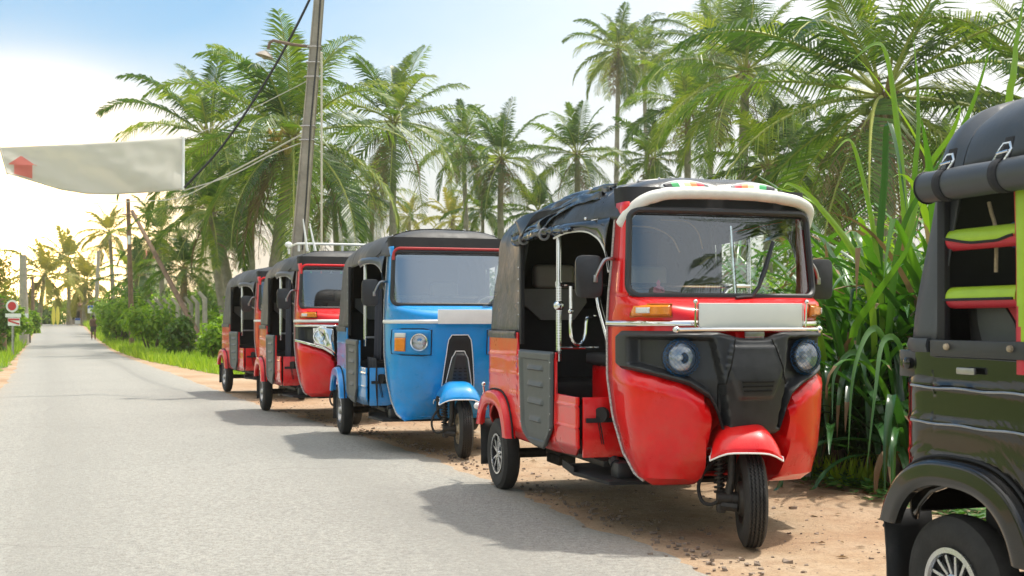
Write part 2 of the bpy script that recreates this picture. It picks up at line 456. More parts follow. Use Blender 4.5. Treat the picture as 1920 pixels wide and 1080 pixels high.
for l_ in list(M_BLACKP.node_tree.nodes['Principled BSDF'].inputs['Roughness'].links): M_BLACKP.node_tree.links.remove(l_)
M_BLACKP.node_tree.nodes['Principled BSDF'].inputs['Roughness'].default_value = .16
M_PLASTIC = mat('grey_black_plastic', (.030, .032, .035), rough=.42, nscale=18, namt=.22, rvar=.08, bump=.05, bscale=240)
M_DARK = mat('matt_black', (.012, .012, .013), rough=.7, nscale=9, namt=.3)
M_GLOSSB = mat('gloss_black_vinyl', (.016, .02, .026), rough=.16, coat=.5, nscale=8, rvar=.08, bump=.08, bscale=9)
M_VINYL = mat('black_canopy_vinyl', (.040, .042, .046), rough=.33, nscale=5, namt=.22, rvar=.1, bump=.28, bscale=13)
M_VINYL2 = mat('dusty_canopy_vinyl', (.07, .068, .065), rough=.55, nscale=5, namt=.25, rvar=.1, bump=.25, bscale=12)
M_GREYV = mat('slate_canopy_vinyl', (.055, .06, .068), rough=.44, nscale=5, namt=.16, rvar=.1, bump=.12, bscale=10)
M_RUB = mat('tyre_rubber', (.026, .025, .024), rough=.75, nscale=14, namt=.35, bump=.1, bscale=90)
M_CHROME = mat('chrome', (.78, .78, .76), rough=.12, metal=1, nscale=12, rvar=.07)
M_STEEL = mat('dull_steel', (.42, .41, .39), rough=.38, metal=1, nscale=15, namt=.25, rvar=.1)
M_RUST = mat('rusty_cream_rim', (.46, .36, .24), rough=.6, nscale=30, namt=.45)
M_ALLOY = mat('alloy_rim', (.60, .60, .60), rough=.25, metal=.9, nscale=12, rvar=.08)
M_WHITEP = mat('white_padding', (.84, .81, .75), rough=.55, nscale=9, namt=.10, bump=.2, bscale=24)
M_PLATE = mat('blank_plate', (.86, .88, .83), rough=.3, nscale=3, namt=.03)
M_WHITE = mat('white_plastic', (.88, .88, .86), rough=.4, nscale=10, namt=.05)
M_AMBER = mat('amber_lens', (.85, .26, .01), rough=.18, coat=.6, bump=.25, bscale=70, nscale=30, namt=.12)
M_CLEAR = mat('clear_lens', (.80, .80, .76), rough=.15, coat=.6, bump=.3, bscale=60)
M_GREY = mat('grey_panel', (.085, .095, .095), rough=.5, nscale=10, namt=.12, bump=.04, bscale=120)
M_SEAT = mat('grey_seat_vinyl', (.20, .20, .19), rough=.55, nscale=8, namt=.1, bump=.06, bscale=60)
M_BEIGE = mat('taupe_headrest', (.30, .28, .25), rough=.6, nscale=8, namt=.08, bump=.06, bscale=60)
M_BLIND = mat('black_cloth', (.02, .021, .026), rough=.85, nscale=8, namt=.2, bump=.15, bscale=20)
M_NAVY = mat('navy_cloth', (.022, .026, .042), rough=.9, nscale=8, namt=.2, bump=.2, bscale=20)
M_LIME = mat('lime_leatherette', (.36, .55, .03), rough=.42, nscale=14, namt=.08, bump=.06, bscale=80)
M_REDV = mat('red_leatherette', (.55, .03, .05), rough=.45, nscale=14, namt=.08, bump=.06, bscale=80)
M_PINK = mat('pink_plaster', (.85, .16, .26), rough=.5)
M_ENGINE = mat('greasy_metal', (.05, .045, .04), rough=.55, metal=.4, nscale=20, namt=.4)

def glass_mat(name, refl, tint=(.82, .9, .88), rough=.0):
    m = bpy.data.materials.new(name); m.use_nodes = True; nt = m.node_tree; nt.nodes.clear()
    o = nt.nodes.new('ShaderNodeOutputMaterial'); t = nt.nodes.new('ShaderNodeBsdfTransparent'); t.inputs[0].default_value = (*tint, 1)
    gl = nt.nodes.new('ShaderNodeBsdfGlossy'); gl.inputs['Roughness'].default_value = rough; gl.inputs[0].default_value = (.95, .97, 1, 1)
    fr = nt.nodes.new('ShaderNodeFresnel'); fr.inputs[0].default_value = 1.5
    ma = nt.nodes.new('ShaderNodeMath'); ma.use_clamp = True; nt.links.new(fr.outputs[0], ma.inputs[0]); ma.inputs[1].default_value = refl
    mx = nt.nodes.new('ShaderNodeMixShader'); nt.links.new(ma.outputs[0], mx.inputs[0]); nt.links.new(t.outputs[0], mx.inputs[1]); nt.links.new(gl.outputs[0], mx.inputs[2])
    nt.links.new(mx.outputs[0], o.inputs[0]); return m
M_GLASS = glass_mat('windscreen_glass', .11, (.90, .95, .93))
M_GLASS2 = glass_mat('dusty_windscreen_glass', .30, (.72, .76, .78), .06)
M_GLASS3 = glass_mat('hazy_windscreen_glass', .18, (.7, .75, .76), .03)
M_LENSG = glass_mat('headlamp_glass', .16, (.97, .99, 1), .05)
def mesh_cover_mat():
    m = bpy.data.materials.new('blue_wire_mesh'); m.use_nodes = True; nt = m.node_tree
    b = nt.nodes['Principled BSDF']; b.inputs['Base Color'].default_value = (.02, .16, .42, 1); b.inputs['Roughness'].default_value = .4
    co = nt.nodes.new('ShaderNodeTexCoord').outputs['Object']
    mp = nt.nodes.new('ShaderNodeMapping'); mp.inputs['Rotation'].default_value = (radians(45), 0, 0); nt.links.new(co, mp.inputs[0])
    sp = nt.nodes.new('ShaderNodeSeparateXYZ'); nt.links.new(mp.outputs[0], sp.inputs[0]); outs = []
    for a in ('Y', 'Z'):
        q = nt.nodes.new('ShaderNodeMath'); q.operation = 'MULTIPLY'; q.inputs[1].default_value = 70; nt.links.new(sp.outputs[a], q.inputs[0])
        r = nt.nodes.new('ShaderNodeMath'); r.operation = 'FRACT'; nt.links.new(q.outputs[0], r.inputs[0])
        s_ = nt.nodes.new('ShaderNodeMath'); s_.operation = 'LESS_THAN'; s_.inputs[1].default_value = .07; nt.links.new(r.outputs[0], s_.inputs[0]); outs.append(s_)
    mxx = nt.nodes.new('ShaderNodeMath'); mxx.operation = 'MAXIMUM'; nt.links.new(outs[0].outputs[0], mxx.inputs[0]); nt.links.new(outs[1].outputs[0], mxx.inputs[1])
    nt.links.new(mxx.outputs[0], b.inputs['Alpha'])
    return m
M_NET = mesh_cover_mat()

XS = [(.25, 1.82), (.30, 1.72), (.40, 1.63), (.56, 1.56), (.75, 1.515), (1.0, 1.525), (1.26, 1.56), (1.5, 1.575), (1.6, 1.58)]
YS = [(.25, .38), (.30, .435), (.4, .462), (.56, .485), (.75, .495), (1.0, .50), (1.14, .50), (1.5, .48)]
XN = {'A': [(.25, 1.82), (.3, 1.90), (.4, 1.95), (.55, 1.98), (.75, 2.0), (.95, 1.975), (1.04, 1.955), (1.09, 1.88), (1.125, 1.76), (1.5, 1.71)],
      'B': [(.25, 1.66), (.3, 1.71), (.4, 1.77), (.55, 1.83), (.75, 1.87), (.95, 1.89), (1.04, 1.885), (1.09, 1.83), (1.125, 1.76), (1.5, 1.70)]}
PP = [(.3, 2.3), (.9, 2.7), (1.04, 2.9), (1.125, 6.5), (1.5, 7)]
def pan_bot(y):  return itp([(0, .50), (.15, .505), (.175, .60), (.205, .665), (.286, .722), (.40, .760), (.47, .785), (.52, .80)], abs(y))
def pan_top(y):  return itp([(0, .934), (.06, .936), (.15, .962), (.3, .966), (.52, .966)], abs(y))
def make_shell(style):
    st = 'A' if style in 'AC' else 'B'
    xn_t = XN[st]
    def raw(ph, z, off=0.0):
        x0, y0, xn, p = itp(XS, z), itp(YS, z), itp(xn_t, z), itp(PP, z)
        c, s_ = max(0, cos(ph)) ** (2 / p), abs(sin(ph)) ** (2 / p)
        y = y0 * s_ * (1 if ph >= 0 else -1); x = x0 + (xn - x0) * c
        nx, ny = cos(ph) ** 1.0, sin(ph)
        if st == 'A' and z < .85:
            e = pan_bot(y); k = sstep(0, .045, e - z) * sstep(0, .50, pi / 2 - abs(ph))
            k *= .036 * (1 - .5 * sstep(.45, .27, z))
            off = off + k
        return Vector((x + nx * off, y + ny * off, z))
    return raw
def phi_of_y(raw, y, z):
    lo, hi = 0.0, pi / 2
    for _ in range(24):
        m = (lo + hi) / 2
        if raw(m, z).y < abs(y): lo = m
        else: hi = m
    return (lo + hi) / 2 * (1 if y >= 0 else -1)

def tyre(b, r, w, rim, M, tread=True, seg=72):
    prof = []
    h = w / 2
    base = [(rim, -h * .72), (rim + .012, -h * .82), (rim + (r - rim) * .35, -h * 1.02), (rim + (r - rim) * .7, -h * 1.0), (r - .018, -h * .86), (r - .006, -h * .70)]
    mid = []
    if tread:
        gv = [-.5, -.18, .18, .5]
        ts = [-.70]
        for g_ in gv: ts += [g_ - .07, g_ - .045, g_ + .045, g_ + .07]
        ts += [.70]
        for t in ts:
            dep = 0
            for g_ in gv:
                if abs(t - g_) < .05: dep = .007
            mid.append((r - .004 * t * t * 2 - dep, t * h, dep > 0 or any(abs(abs(t - g_) - .07) < .001 for g_ in gv)))
    else: mid = [(r - .002, -.35 * h, False), (r, 0, False), (r - .002, .35 * h, False)]
    allp = [(a, c, False) for a, c in base] + mid + [(a, -c, False) for a, c in base[::-1]]
    n = seg * 2 if tread else seg
    vs = []
    for a, c, zz in allp:
        for k in range(n):
            an = 2 * pi * k / n
            cc = c + (h * .055 * (1 if k % 2 else -1) if zz else 0)
            vs.append(M @ Vector((a * cos(an), a * sin(an), cc)))
    fs = []
    for i in range(len(allp) - 1):
        for k in range(n): fs.append((i * n + k, i * n + (k + 1) % n, (i + 1) * n + (k + 1) % n, (i + 1) * n + k))
    b.add(vs, fs)
    if tread:                                            # shoulder sipes
        for k in range(0, n, 2):
            an = 2 * pi * k / n
            for sg in (-1, 1):
                b.box((0, 0, 0), (.016, .0035, .010), mi=0) if False else None

def wheel(root, loc, rim_style, side=-1, turn=0.0, tread=True):
    """rotation axis along local y; outer face towards side*y"""
    M = T4(*loc) @ R4('Z', turn) @ R4('X', radians(90) * (1 if side < 0 else -1))   # local +z -> outer side
    b = MB(); R = .215; rim = .112 if rim_style != 'alloy' else .118
    tyre(b, R, .098, rim, M, tread=tread)
    ty = b.build('wheel', M_RUB, root, ang=28)
    b = MB(); h = .049
    if rim_style == 'alloy':
        b.lathe([(rim + .002, h * .86), (rim - .006, h * .9), (rim - .012, h * .55), (rim - .016, -h * .5), (0, -h * .5)], 40, M, 1)
        b.lathe([(rim + .003, h * .80), (rim + .003, h * .93), (rim - .008, h * .93), (rim - .008, h * .5)], 40, M, 0)
        b.lathe([(.0, h * .75), (.020, h * .75), (.026, h * .55), (.026, 0)], 20, M, 0)
        for k in range(5):
            for s_ in (-1, 1):
                a = 2 * pi * k / 5 + s_ * .16
                Mk = M @ R4('Z', a)
                b.M = Mk; b.box((.066, s_ * .004, h * .60), (.088, .012, .016), R3('Z', s_ * .12), .003, 0); b.M = None
        rm = b.build('rim', [M_ALLOY, M_DARK], ty)
    elif rim_style == 'cover':
        b.lathe([(rim + .004, h * .80), (rim + .004, h * .96), (rim - .010, h * .98), (rim - .016, h * .6), (0, h * .35)], 48, M, 1)
        b.lathe([(rim + .006, h * .80), (rim + .006, h * .96), (rim - .010, h * 1.0), (rim - .014, h * .8)], 48, M, 0)
        b.lathe([(0, h * 1.0), (.022, h * 1.0), (.040, h * .80), (.042, h * .5)], 24, M, 0)
        for k in range(14):
            b.M = M @ R4('Z', 2 * pi * k / 14); b.box((.068, 0, h * .74), (.058, .011, .012), R3('Z', .25), .003, 0); b.M = None
        rm = b.build('rim', [M_ALLOY, M_DARK], ty)
    elif rim_style == 'drum':
        b.lathe([(rim + .002, h * .80), (rim - .004, h * .95), (rim - .010, h * .6), (rim - .02, h * .2), (.085, h * .2), (.078, h * .9), (.070, h * 1.15), (.03, h * 1.2), (.028, h * 1.7), (0, h * 1.7)], 40, M, 0)
        rm = b.build('rim', M_ENGINE, ty)
    else:
        b.lathe([(rim + .002, h * .80), (rim - .004, h * .95), (rim - .010, h * .6), (rim - .018, h * .25), (.070, h * .3), (.060, h * .55), (.040, h * .6), (.034, h * .95), (.026, h * 1.1), (0, h * 1.1)], 40, M, 0)
        for k in range(4):
            a = 2 * pi * k / 4 + .4
            b.M = M; b.ball((.052 * cos(a), .052 * sin(a), h * .62), .008, 8, 0); b.M = None
        rm = b.build('rim', M_RUST if rim_style == 'rust' else M_STEEL, ty)
    return ty

CANOPY_V = 26
def canopy(root, m, openx, open_both=True, seed=0, xr=-.24, amp=.010, P_top=0.0, cx0=.12):
    """vinyl hood: quarters at the back, roof, front brow"""
    path = []
    R = .13
    for i in range(9): path.append((0, i / 8 * (.62 - R)))          # (0 = rear line, y)
    rear_n = len(path)
    for i in range(1, 9):
        a = pi / 2 * i / 8; path.append(('c', a))
    arc_n = len(path)
    xside = [0.0 + .04 * k for k in range(0, 48)]
    xs_ = [x for x in ([xr + R + .04 * k for k in range(1, 60)]) if x < 1.60]
    xs_ = sorted(set([round(x, 4) for x in xs_] + [openx, openx + .006, 1.60, 1.63, 1.655]))
    xs_ = [x for x in xs_ if x > xr + R + .005]
    for x in xs_: path.append(('s', x))
    def base(pt):
        if pt[0] == 0: return xr, pt[1], 'r'
        if pt[0] == 'c': return xr + R - R * cos(pt[1]), .62 - R + R * sin(pt[1]), 'r'
        x = pt[1]; y = .62 - .09 * sstep(1.15, 1.62, x); return x, y, 's'
    b = MB()
    full = [(p, -1) for p in path[::-1]] + [(p, 1) for p in path[1:]]
    rng = random.Random(seed); sx = rng.uniform(0, 50)
    def fn(u, v):
        pt, sg = full[int(round(u * (len(full) - 1)))]
        x, y, kind = base(pt)
        zb = .925 if x <= openx + .001 else (1.455 + .035 * sstep(openx, 1.5, x))
        z1 = 1.34
        lean = .085
        top = itp([(-.3, 1.58), (.0, 1.672), (.25, 1.698), (.6, 1.708), (1.45, 1.705), (1.54, 1.70), (1.60, 1.675), (1.63, 1.64), (1.655, 1.60)], x if kind == 's' else max(x, .0)) + P_top
        zf = z1 + .02
        def tilt(z): return lean * sstep(.93, 1.5, z) + .02 * max(0, z - 1.5)
        low = .30
        if v < low and zb < z1:
            z = lerp(zb, z1, v / low); yy = y; xx = x; w = 0
            hor = 0.0
        else:
            t = (v - low) / (1 - low) if zb < z1 else v
            n = 3.4
            if zb < z1:
                a = t * pi / 2; hor = 1 - max(0, cos(a)) ** (2 / n); z = z1 + (top - z1) * max(0, sin(a)) ** (2 / n)
            else:
                a0 = math.asin(min(1, ((zb - z1) / (top - z1)) ** (n / 2))); a = lerp(a0, pi / 2, t)
                hor = 1 - max(0, cos(a)) ** (2 / n); z = z1 + (top - z1) * max(0, sin(a)) ** (2 / n)
        cx = min(max(x, cx0), 1.66)
        yy = y * (1 - hor) * (1 - .045 * sstep(.93, 1.45, z))
        rearness = 1 if kind == 'r' else sstep(.35, xr + R, x)
        xx = x + tilt(z) * rearness * (1 - hor) + (cx - x) * hor
        if kind == 's' and x > 1.5:
            z -= .035 * (1 - hor) * 0
        P = Vector((xx, yy * sg, z))
        nn = noise.noise(Vector((P.x * 5 + sx, P.y * 5, P.z * 5))) * amp + noise.noise(Vector((P.x * 15 + sx, P.y * 9, P.z * 15))) * amp * .45
        d = Vector((0, yy * sg, (z - 1.2) * .8)); 
        if d.length > 0: P += d.normalized() * nn
        # frame hoops show as soft ridges
        for hx in (.45, 1.0, 1.42): P.z += .006 * math.exp(-((P.x - hx) / .03) ** 2) * sstep(1.4, 1.6, z)
        return P
    b.grid(fn, len(full) - 1, CANOPY_V)
    o = b.build('canopy', m, root, ang=60, solid=.006)
    # hem band round the lower edge of the quarters
    b = MB()
    for sg in (-1, 1):
        pts = []
        for x in [openx - .02, .25, .1, 0, xr + R]:
            if x <= openx: pts.append((x, sg * .628, .932))
        pts = [p for p in pts]
        for i in range(1, 7):
            a = pi / 2 * i / 6; pts.append((xr + R - (R + .008) * sin(a), sg * (.62 - R + (R + .008) * cos(a)), .932))
        b.tube(pts, .012, 6, flat=2.0)
        b.build('canopy_hem', m, o); b = MB()
    def at(x, y, lift=.004):
        sg = -1 if y < 0 else 1
        ii = min(range(len(full)), key=lambda i: (abs(full[i][0][1] - x) if full[i][0][0] == 's' and full[i][1] == sg else 99))
        best = None
        for k in range(121):
            p = fn(ii / (len(full) - 1), k / 120)
            if p.z < 1.40: continue
            d = abs(p.y - y)
            if best is None or d < best[0]: best = (d, p)
        p = best[1]; n_ = Vector((0, sg * .25, 1)).normalized()
        return Vector((x, y if best[0] < .03 else p.y, p.z)) + n_ * lift
    o_at[0] = at
    return o, fn

o_at = [None]
def rear_body(root, paintm, openx, xr=-.24, tail=True):
    R = .13; W = .628
    path = [('r', y) for y in [0, .1, .2, .3, .4, W - R]] + [('c', pi / 2 * i / 6) for i in range(1, 7)]
    xx = sorted(set([round(xr + R + .03 * k, 4) for k in range(1, 60) if xr + R + .03 * k < 1.45] + [openx, openx + .004, 1.12, 1.124, 1.45]))
    path += [('s', x) for x in xx if x > xr + R + .004]
    full = [(p, -1) for p in path[::-1]] + [(p, 1) for p in path[1:]]
    b = MB(); nv = 44
    def fn(u, v):
        p, sg = full[int(round(u * (len(full) - 1)))]
        if p[0] == 'r': x, y = xr, p[1]
        elif p[0] == 'c': x, y = xr + R - R * cos(p[1]), W - R + R * sin(p[1])
        else: x, y = p[1], W
        top = .945
        if p[0] == 's':
            if x > openx + .002: top = .85
            if x > 1.122: top = .645
            if openx < .3 and x > openx + .002: top = .905 if x <= .5 else top
        bot = itp([(-.3, .40), (.0, .36), (.35, .335), (1.0, .335), (1.33, .352), (1.45, .40)], x)
        dx = x - .05
        if p[0] != 'r' and abs(dx) < .27: bot = max(bot, .22 + sqrt(max(0, 1 - (dx / .27) ** 2)) * .30)
        z = lerp(bot, top, v)
        off = 0
        if p[0] != 'r':
            for rz in (.815, .705, .60, .495):
                off += .006 * math.exp(-((z - rz) / .006) ** 2) * (1 if z < top - .02 else 0)
            off += .002 * noise.noise(Vector((x * 3, z * 3, sg)))
        tuck = -.05 * sstep(.42, .32, z)
        y = y + off + tuck * (1 if p[0] != 'r' else 0)
        return Vector((x, y * sg, z))
    b.grid(fn, len(full) - 1, nv)
    # end flange at the driver's step and bright beads along the stamped ribs
    o = b.build('body', paintm, root, ang=50, solid=.012)
    for sg in (-1, 1):
        b = MB()
        pts = []
        for i in range(0, 31):
            a = pi * i / 30
            pts.append(a)
        def ff(u, v):
            a = lerp(radians(-4), radians(178), u)
            ca, sa = cos(a), sin(a)
            n = 2.6
            cx = abs(ca) ** (2 / n) * (1 if ca > 0 else -1); sz = abs(sa) ** (2 / n) * (1 if sa > 0 else -1)
            # v: 0 joins the body, 1 inner lip
            rx_o, rz_o, rx_i, rz_i = .345, .385, .262, .305
            k = [(0, 1.0, .0), (.14, 1.02, .012), (.24, .97, .042), (.42, .90, .058), (.8, .28, .062), (.93, .04, .058), (1.0, 0, .035)]
            m_ = itp([(q[0], q[1]) for q in k], v); yy = itp([(q[0], q[2]) for q in k], v)
            rx = lerp(rx_i, rx_o, m_); rz = lerp(rz_i, rz_o, m_)
            z = .215 + rz * sz
            if ca > 0: z = max(z, .345)
            if ca < 0: z = max(z, .375)
            return Vector((.05 + rx * cx, sg * (.615 + yy), z))
        b.grid(ff, 48, 16)
        f = b.build('rear_mudguard', paintm, o, ang=50)
        b = MB()
        b.tube([(.05 + .352 * (1 if cos(a) > 0 else -1) * abs(cos(a)) ** .77, sg * .634, max(.35, .215 + .392 * abs(sin(a)) ** .77)) for a in [radians(d) for d in range(2, 179, 6)]], .006, 6)
        b.build('trim', M_DARK, f)
    b = MB()
    for sg in (-1, 1):
        b.box((xr - .004, sg * .50, .74), (.02, .07, .16), None, .006)
    return o

def tuk(name, label, loc, rz, pitch, P):
    root = empty(name, loc, 0, label=label, cat='auto rickshaw', group='three-wheelers parked along the road')
    root.rotation_euler = Matrix.Rotation(rz, 3, 'Z').to_euler()
    root.rotation_euler = (Matrix.Rotation(rz, 3, 'Z') @ Matrix.Rotation(pitch, 3, 'Y')).to_euler()
    pm = P['paint']; style = P['style']; vin = P.get('vinyl', M_VINYL); openx = P.get('openx', .46); near = P.get('near', False)
    raw = make_shell(style); fold = style in 'AC'
    xr = P.get('xr', -.24)
    # ---- cab shell
    b = MB()
    def add_side(sg):
        cols = [pi / 2 - (pi / 2) * (i / 26) for i in range(27)]
        zs = [.262, .268, .28, .30] + [.30 + .0275 * k for k in range(1, 31)]
        zs = [z for z in zs if z < 1.128] + [1.128]
        def fn(u, v):
            z = zs[int(round(v * (len(zs) - 1)))]; ph = cols[int(round(u * 26))]
            if fold:
                w = sstep(.70, .60, z)
                phi0 = phi_of_y(raw, .195, z)
                if ph < phi0 and w > 0:
                    t = 1 - ph / phi0
                    A = raw(phi0, z); B = Vector((1.50, .16, z)); Q = A.lerp(B, sstep(0, 1, t) ** .8)
                    # rounded return edge
                    P_ = raw(ph, z).lerp(Q, w)
                else: P_ = raw(ph, z)
            else: P_ = raw(ph, z)
            if fold:
                yq = raw(ph, z).y; k_ = sstep(.008, .022, z - pan_bot(yq)) * sstep(.008, .022, pan_top(yq) - z) * sstep(1.40, 1.33, ph)
                if k_ > 0 and z > .62: P_ = P_.lerp(Vector((P_.x - .085 * cos(ph), P_.y - .05 * sin(ph), P_.z)), k_)
            if z < .30:                                      # rolled bottom edge
                k = (.30 - z) / .04
                P_ = P_.lerp(Vector((1.6, P_.y * .8, P_.z)), k * .16)
            return Vector((P_.x, P_.y * sg, P_.z))
        b.grid(fn, 26, len(zs) - 1, flip=(sg < 0))
        # pillars
        zs2 = [1.122 + .0245 * k for k in range(0, 19)]
        def fp(u, v):
            z = zs2[int(round(v * (len(zs2) - 1)))]
            po = phi_of_y(raw, itp(YS, z) - .022, z); q = raw(lerp(pi / 2, po, u), z)
            return Vector((q.x, q.y * sg, q.z))
        b.grid(fp, 6, len(zs2) - 1, flip=(sg < 0))
    add_side(1); add_side(-1)
    b.grid(lambda u, v: Vector((lerp(1.56, 1.70, v), lerp(-.28, .28, u), .290)), 4, 4)    # underside
    shell = b.build('front_body', pm, root, ang=42, solid=.008)
    # seam welt
    for sg in (-1, 1):
        b = MB(); b.tube([(itp(XS, z) - .004, sg * (itp(YS, z) + .003), z) for z in [.28 + .03 * k for k in range(0, 42)]], .0065, 6)
        b.build('seam_trim', mat('light_welt', (.45, .44, .42), rough=.5, nscale=120, namt=.5), shell)
    # header above glass
    b = MB()
    b.grid(lambda u, v: raw(lerp(-pi / 2, pi / 2, u), lerp(1.50, 1.635, v)) + Vector((-.004 - .03 * v, 0, 0)), 30, 4)
    b.build('header_panel', P.get('header', M_DARK), root)
    # ---- windscreen
    gz0, gz1 = 1.125, 1.525
    def gw(z): return itp(YS, z) - .02
    b = MB()
    b.grid(lambda u, v: raw(phi_of_y(raw, lerp(-1, 1, u) * gw(lerp(gz0, gz1, v)), lerp(gz0, gz1, v)), lerp(gz0, gz1, v)) + Vector((-.006, 0, 0)), 28, 14)
    ws = b.build('windscreen', P['glass'], root, fixn=True)
    b = MB()
    def rim_pts(rr):
        pts = []
        w = lambda z: gw(z)
        seq = []
        for k in range(7): a = pi * 1.5 - pi / 2 * k / 6; seq.append((-1, 0, a))
        corners = [(-1, gz0 + rr, pi, 1.5 * pi), (1, gz0 + rr, 1.5 * pi, 2 * pi), (1, gz1 - rr, 0, .5 * pi), (-1, gz1 - rr, .5 * pi, pi)]
        for sg, zc, a0, a1 in corners:
            for k in range(7):
                a = lerp(a0, a1, k / 6); z = zc + rr * sin(a); y = sg * (w(zc) - rr) + rr * cos(a)
                pts.append((y, z))
        out = []
        n = len(pts)
        for i in range(n):
            y0, z0 = pts[i]; y1, z1 = pts[(i + 1) % n]
            m = 8 if abs(y1 - y0) > .2 or abs(z1 - z0) > .2 else 1
            for k in range(m): out.append((lerp(y0, y1, k / m), lerp(z0, z1, k / m)))
        return out
    pts = [raw(phi_of_y(raw, y, z), z) + Vector((.004, 0, 0)) for y, z in rim_pts(.05)]
    b.tube(pts, .0155, 8, closed=True)
    b.build('window_rubber', mat('rubber_seal', (.03, .03, .032), rough=.45), ws)
    if P.get('toprim'):
        b = MB(); pts2 = [p + Vector((.012, 0, .022)) for p in pts if p.z > 1.40]
        pts2.sort(key=lambda p: p.y); b.tube(pts2, .011, 8); b.build('window_trim', P['toprim'], ws)
    # wiper
    b = MB(); wx = lambda y, z, o=.03: raw(phi_of_y(raw, y, z), z) + Vector((o, 0, 0))
    if style == 'A':
        b.tube([wx(.02, 1.118), wx(.06, 1.122), wx(.115, 1.125)], [.007, .009, .009], 6)
        b.tube([wx(.115, 1.125), wx(.155, 1.17), wx(.20, 1.26), wx(.25, 1.385)], [.009, .009, .010, .006], 6)
        b.tube([wx(.165, 1.19, .02), wx(.25, 1.39, .02)], .006, 5)
    else:
        b.tube([wx(.20, 1.118), wx(.26, 1.13), wx(.38, 1.23), wx(.43, 1.33)], [.007, .009, .008, .005], 6)
    b.build('wiper', M_PLASTIC, root)
    # ---- chrome waist band
    def band(z0, z1, y0, y1, off, n=40):
        bb = MB()
        bb.grid(lambda u, v: raw(phi_of_y(raw, lerp(y0, y1, u), lerp(z0, z1, v)) if abs(lerp(y0, y1, u)) < .4995 else (pi / 2) * (1 if u > .5 else -1), lerp(z0, z1, v), off * (1 - (2 * v - 1) ** 4)), n, 6)
        return bb
    band_m = P.get('band', M_CHROME)
    bb = MB(); bb.grid(lambda u, v: raw(lerp(-pi / 2, pi / 2, u), lerp(.984, 1.014, v), .012 * (1 - (2 * v - 1) ** 4) + .001), 60, 6)
    bb.build('waist_band', band_m, root)
    # ---- front lamps and panels
    if style == 'A' or style == 'C':
        pl = M_PLASTIC
        def dish(y, z):
            """headlamp pocket"""
            ay = abs(y)
            k = sstep(.160, .176, ay - (z - .78) * .12 + .01) * sstep(.475, .462, ay) * sstep(.0, .016, z - (pan_bot(y) + .024)) * sstep(0, .018, (pan_top(y) - .024) - z)
            return k
        b = MB(); NU, NV = 200, 60
        def fpn(u, v):
            ph = lerp(-1, 1, u) * 1.43
            y_ = raw(ph, .86).y
            zb_, zt_ = pan_bot(y_), pan_top(y_)
            ay = abs(y_)
            endr = sstep(1.43, 1.30, abs(ph)); mid_ = (zb_ + zt_) / 2
            hh = (zt_ - zb_) / 2 * (1 - .22 * (1 - endr) ** 2)
            z = mid_ + (2 * v - 1) * hh
            st_ = raw(ph, max(z, pan_bot(y_) - .0)); 
            nx, ny = cos(ph), sin(ph)
            edge = min(v, 1 - v) * 2 * hh
            o_ = .004 + .020 * sstep(0, .018, edge) * sstep(1.43, 1.39, abs(ph))
            # lip swells outwards between the pockets
            o_ += .018 * sstep(.24, .14, ay)
            o_ -= .060 * dish(y_, z)
            # groove between bonnet cover and the wings
            gy = itp([(.5, .135), (.62, .145), (.72, .150), (.80, .130), (.94, .088)], z)
            # raised lower hood with vents
            hood = sstep(.118, .095, ay + (0.76 - z) * -.05) * sstep(.690, .70, z) * sstep(.80, .76, z)
            if ay < gy:
                o_ += .010 * sstep(.905, .895, z)
                o_ += .014 * (sstep(.10, .08, ay - (z - .69) * .35) * sstep(.662, .676, z) * (1 - .6 * sstep(.78, .9, z)))
            q = raw(ph, z, 0)
            # ignore the lobe bump below the panel edge
            return Vector((q.x + nx * o_, q.y + ny * o_, z))
        b.grid(fpn, NU, NV)
        fp = b.build('fascia', M_PLASTIC, root, ang=60, solid=.004)
        if style == 'C':
            b = MB()
            def fc(u, v):
                q = fpn(lerp(.52, .93, u), v); return q
            for sg in (-1, 1):
                def fch(u, v, sg=sg):
                    ph = sg * lerp(.30, 1.38, u); yv = raw(ph, .86).y; ay = abs(yv)
                    e = lerp(0, .024, v); z = pan_bot(yv) + .006 + e
                    q = raw(ph, max(z, pan_bot(yv))); return Vector((q.x + cos(ph) * .032, q.y + sin(ph) * .032, z))
                b.grid(fch, 30, 3)
                def fct(u, v, sg=sg):
                    ph = sg * lerp(.22, 1.38, u); yv = raw(ph, .86).y
                    z = pan_top(yv) - .004 - .018 * v
                    q = raw(ph, z); return Vector((q.x + cos(ph) * .032, q.y + sin(ph) * .032, z))
                b.grid(fct, 30, 3)
                def fcp(u, v, sg=sg):
                    ph = sg * lerp(.28, .72, u); yv = raw(ph, .86).y
                    z = lerp(pan_bot(yv) + .03, pan_top(yv) - .02, v)
                    q = raw(ph, z); o_ = .026 + .012 * sin(u * 9) * sin(v * 4)
                    return Vector((q.x + cos(ph) * o_, q.y + sin(ph) * o_, z))
                b.grid(fcp, 12, 8)
                b.build('chrome_trim', M_CHROME, fp, solid=.003); b = MB()

        for sg in (-1, 1):
            b = MB(); gl = []
            for i in range(31):
                v = .03 + .94 * i / 30; best = None
                for k in range(500):
                    u = .5 + sg * .20 * k / 500; q = fpn(u, v); gy = itp([(.5, .135), (.62, .145), (.72, .150), (.80, .130), (.94, .088)], q.z); d = abs(abs(q.y) - gy)
                    if best is None or d < best[0]: best = (d, q)
                gl.append(best[1] + Vector((.0008, 0, 0)))
            b.tube(gl, .0036, 5); b.build('panel_gap', mat('vent_black', (.003, .003, .003), rough=.9), fp)
        # vents
        b = MB()
        for i, z in enumerate((.742, .722, .702)):
            xq = raw(0, z).x + .0665
            b.box((xq - .002, 0, z), (.010, .155 - i * .008, .0075), None, .002)
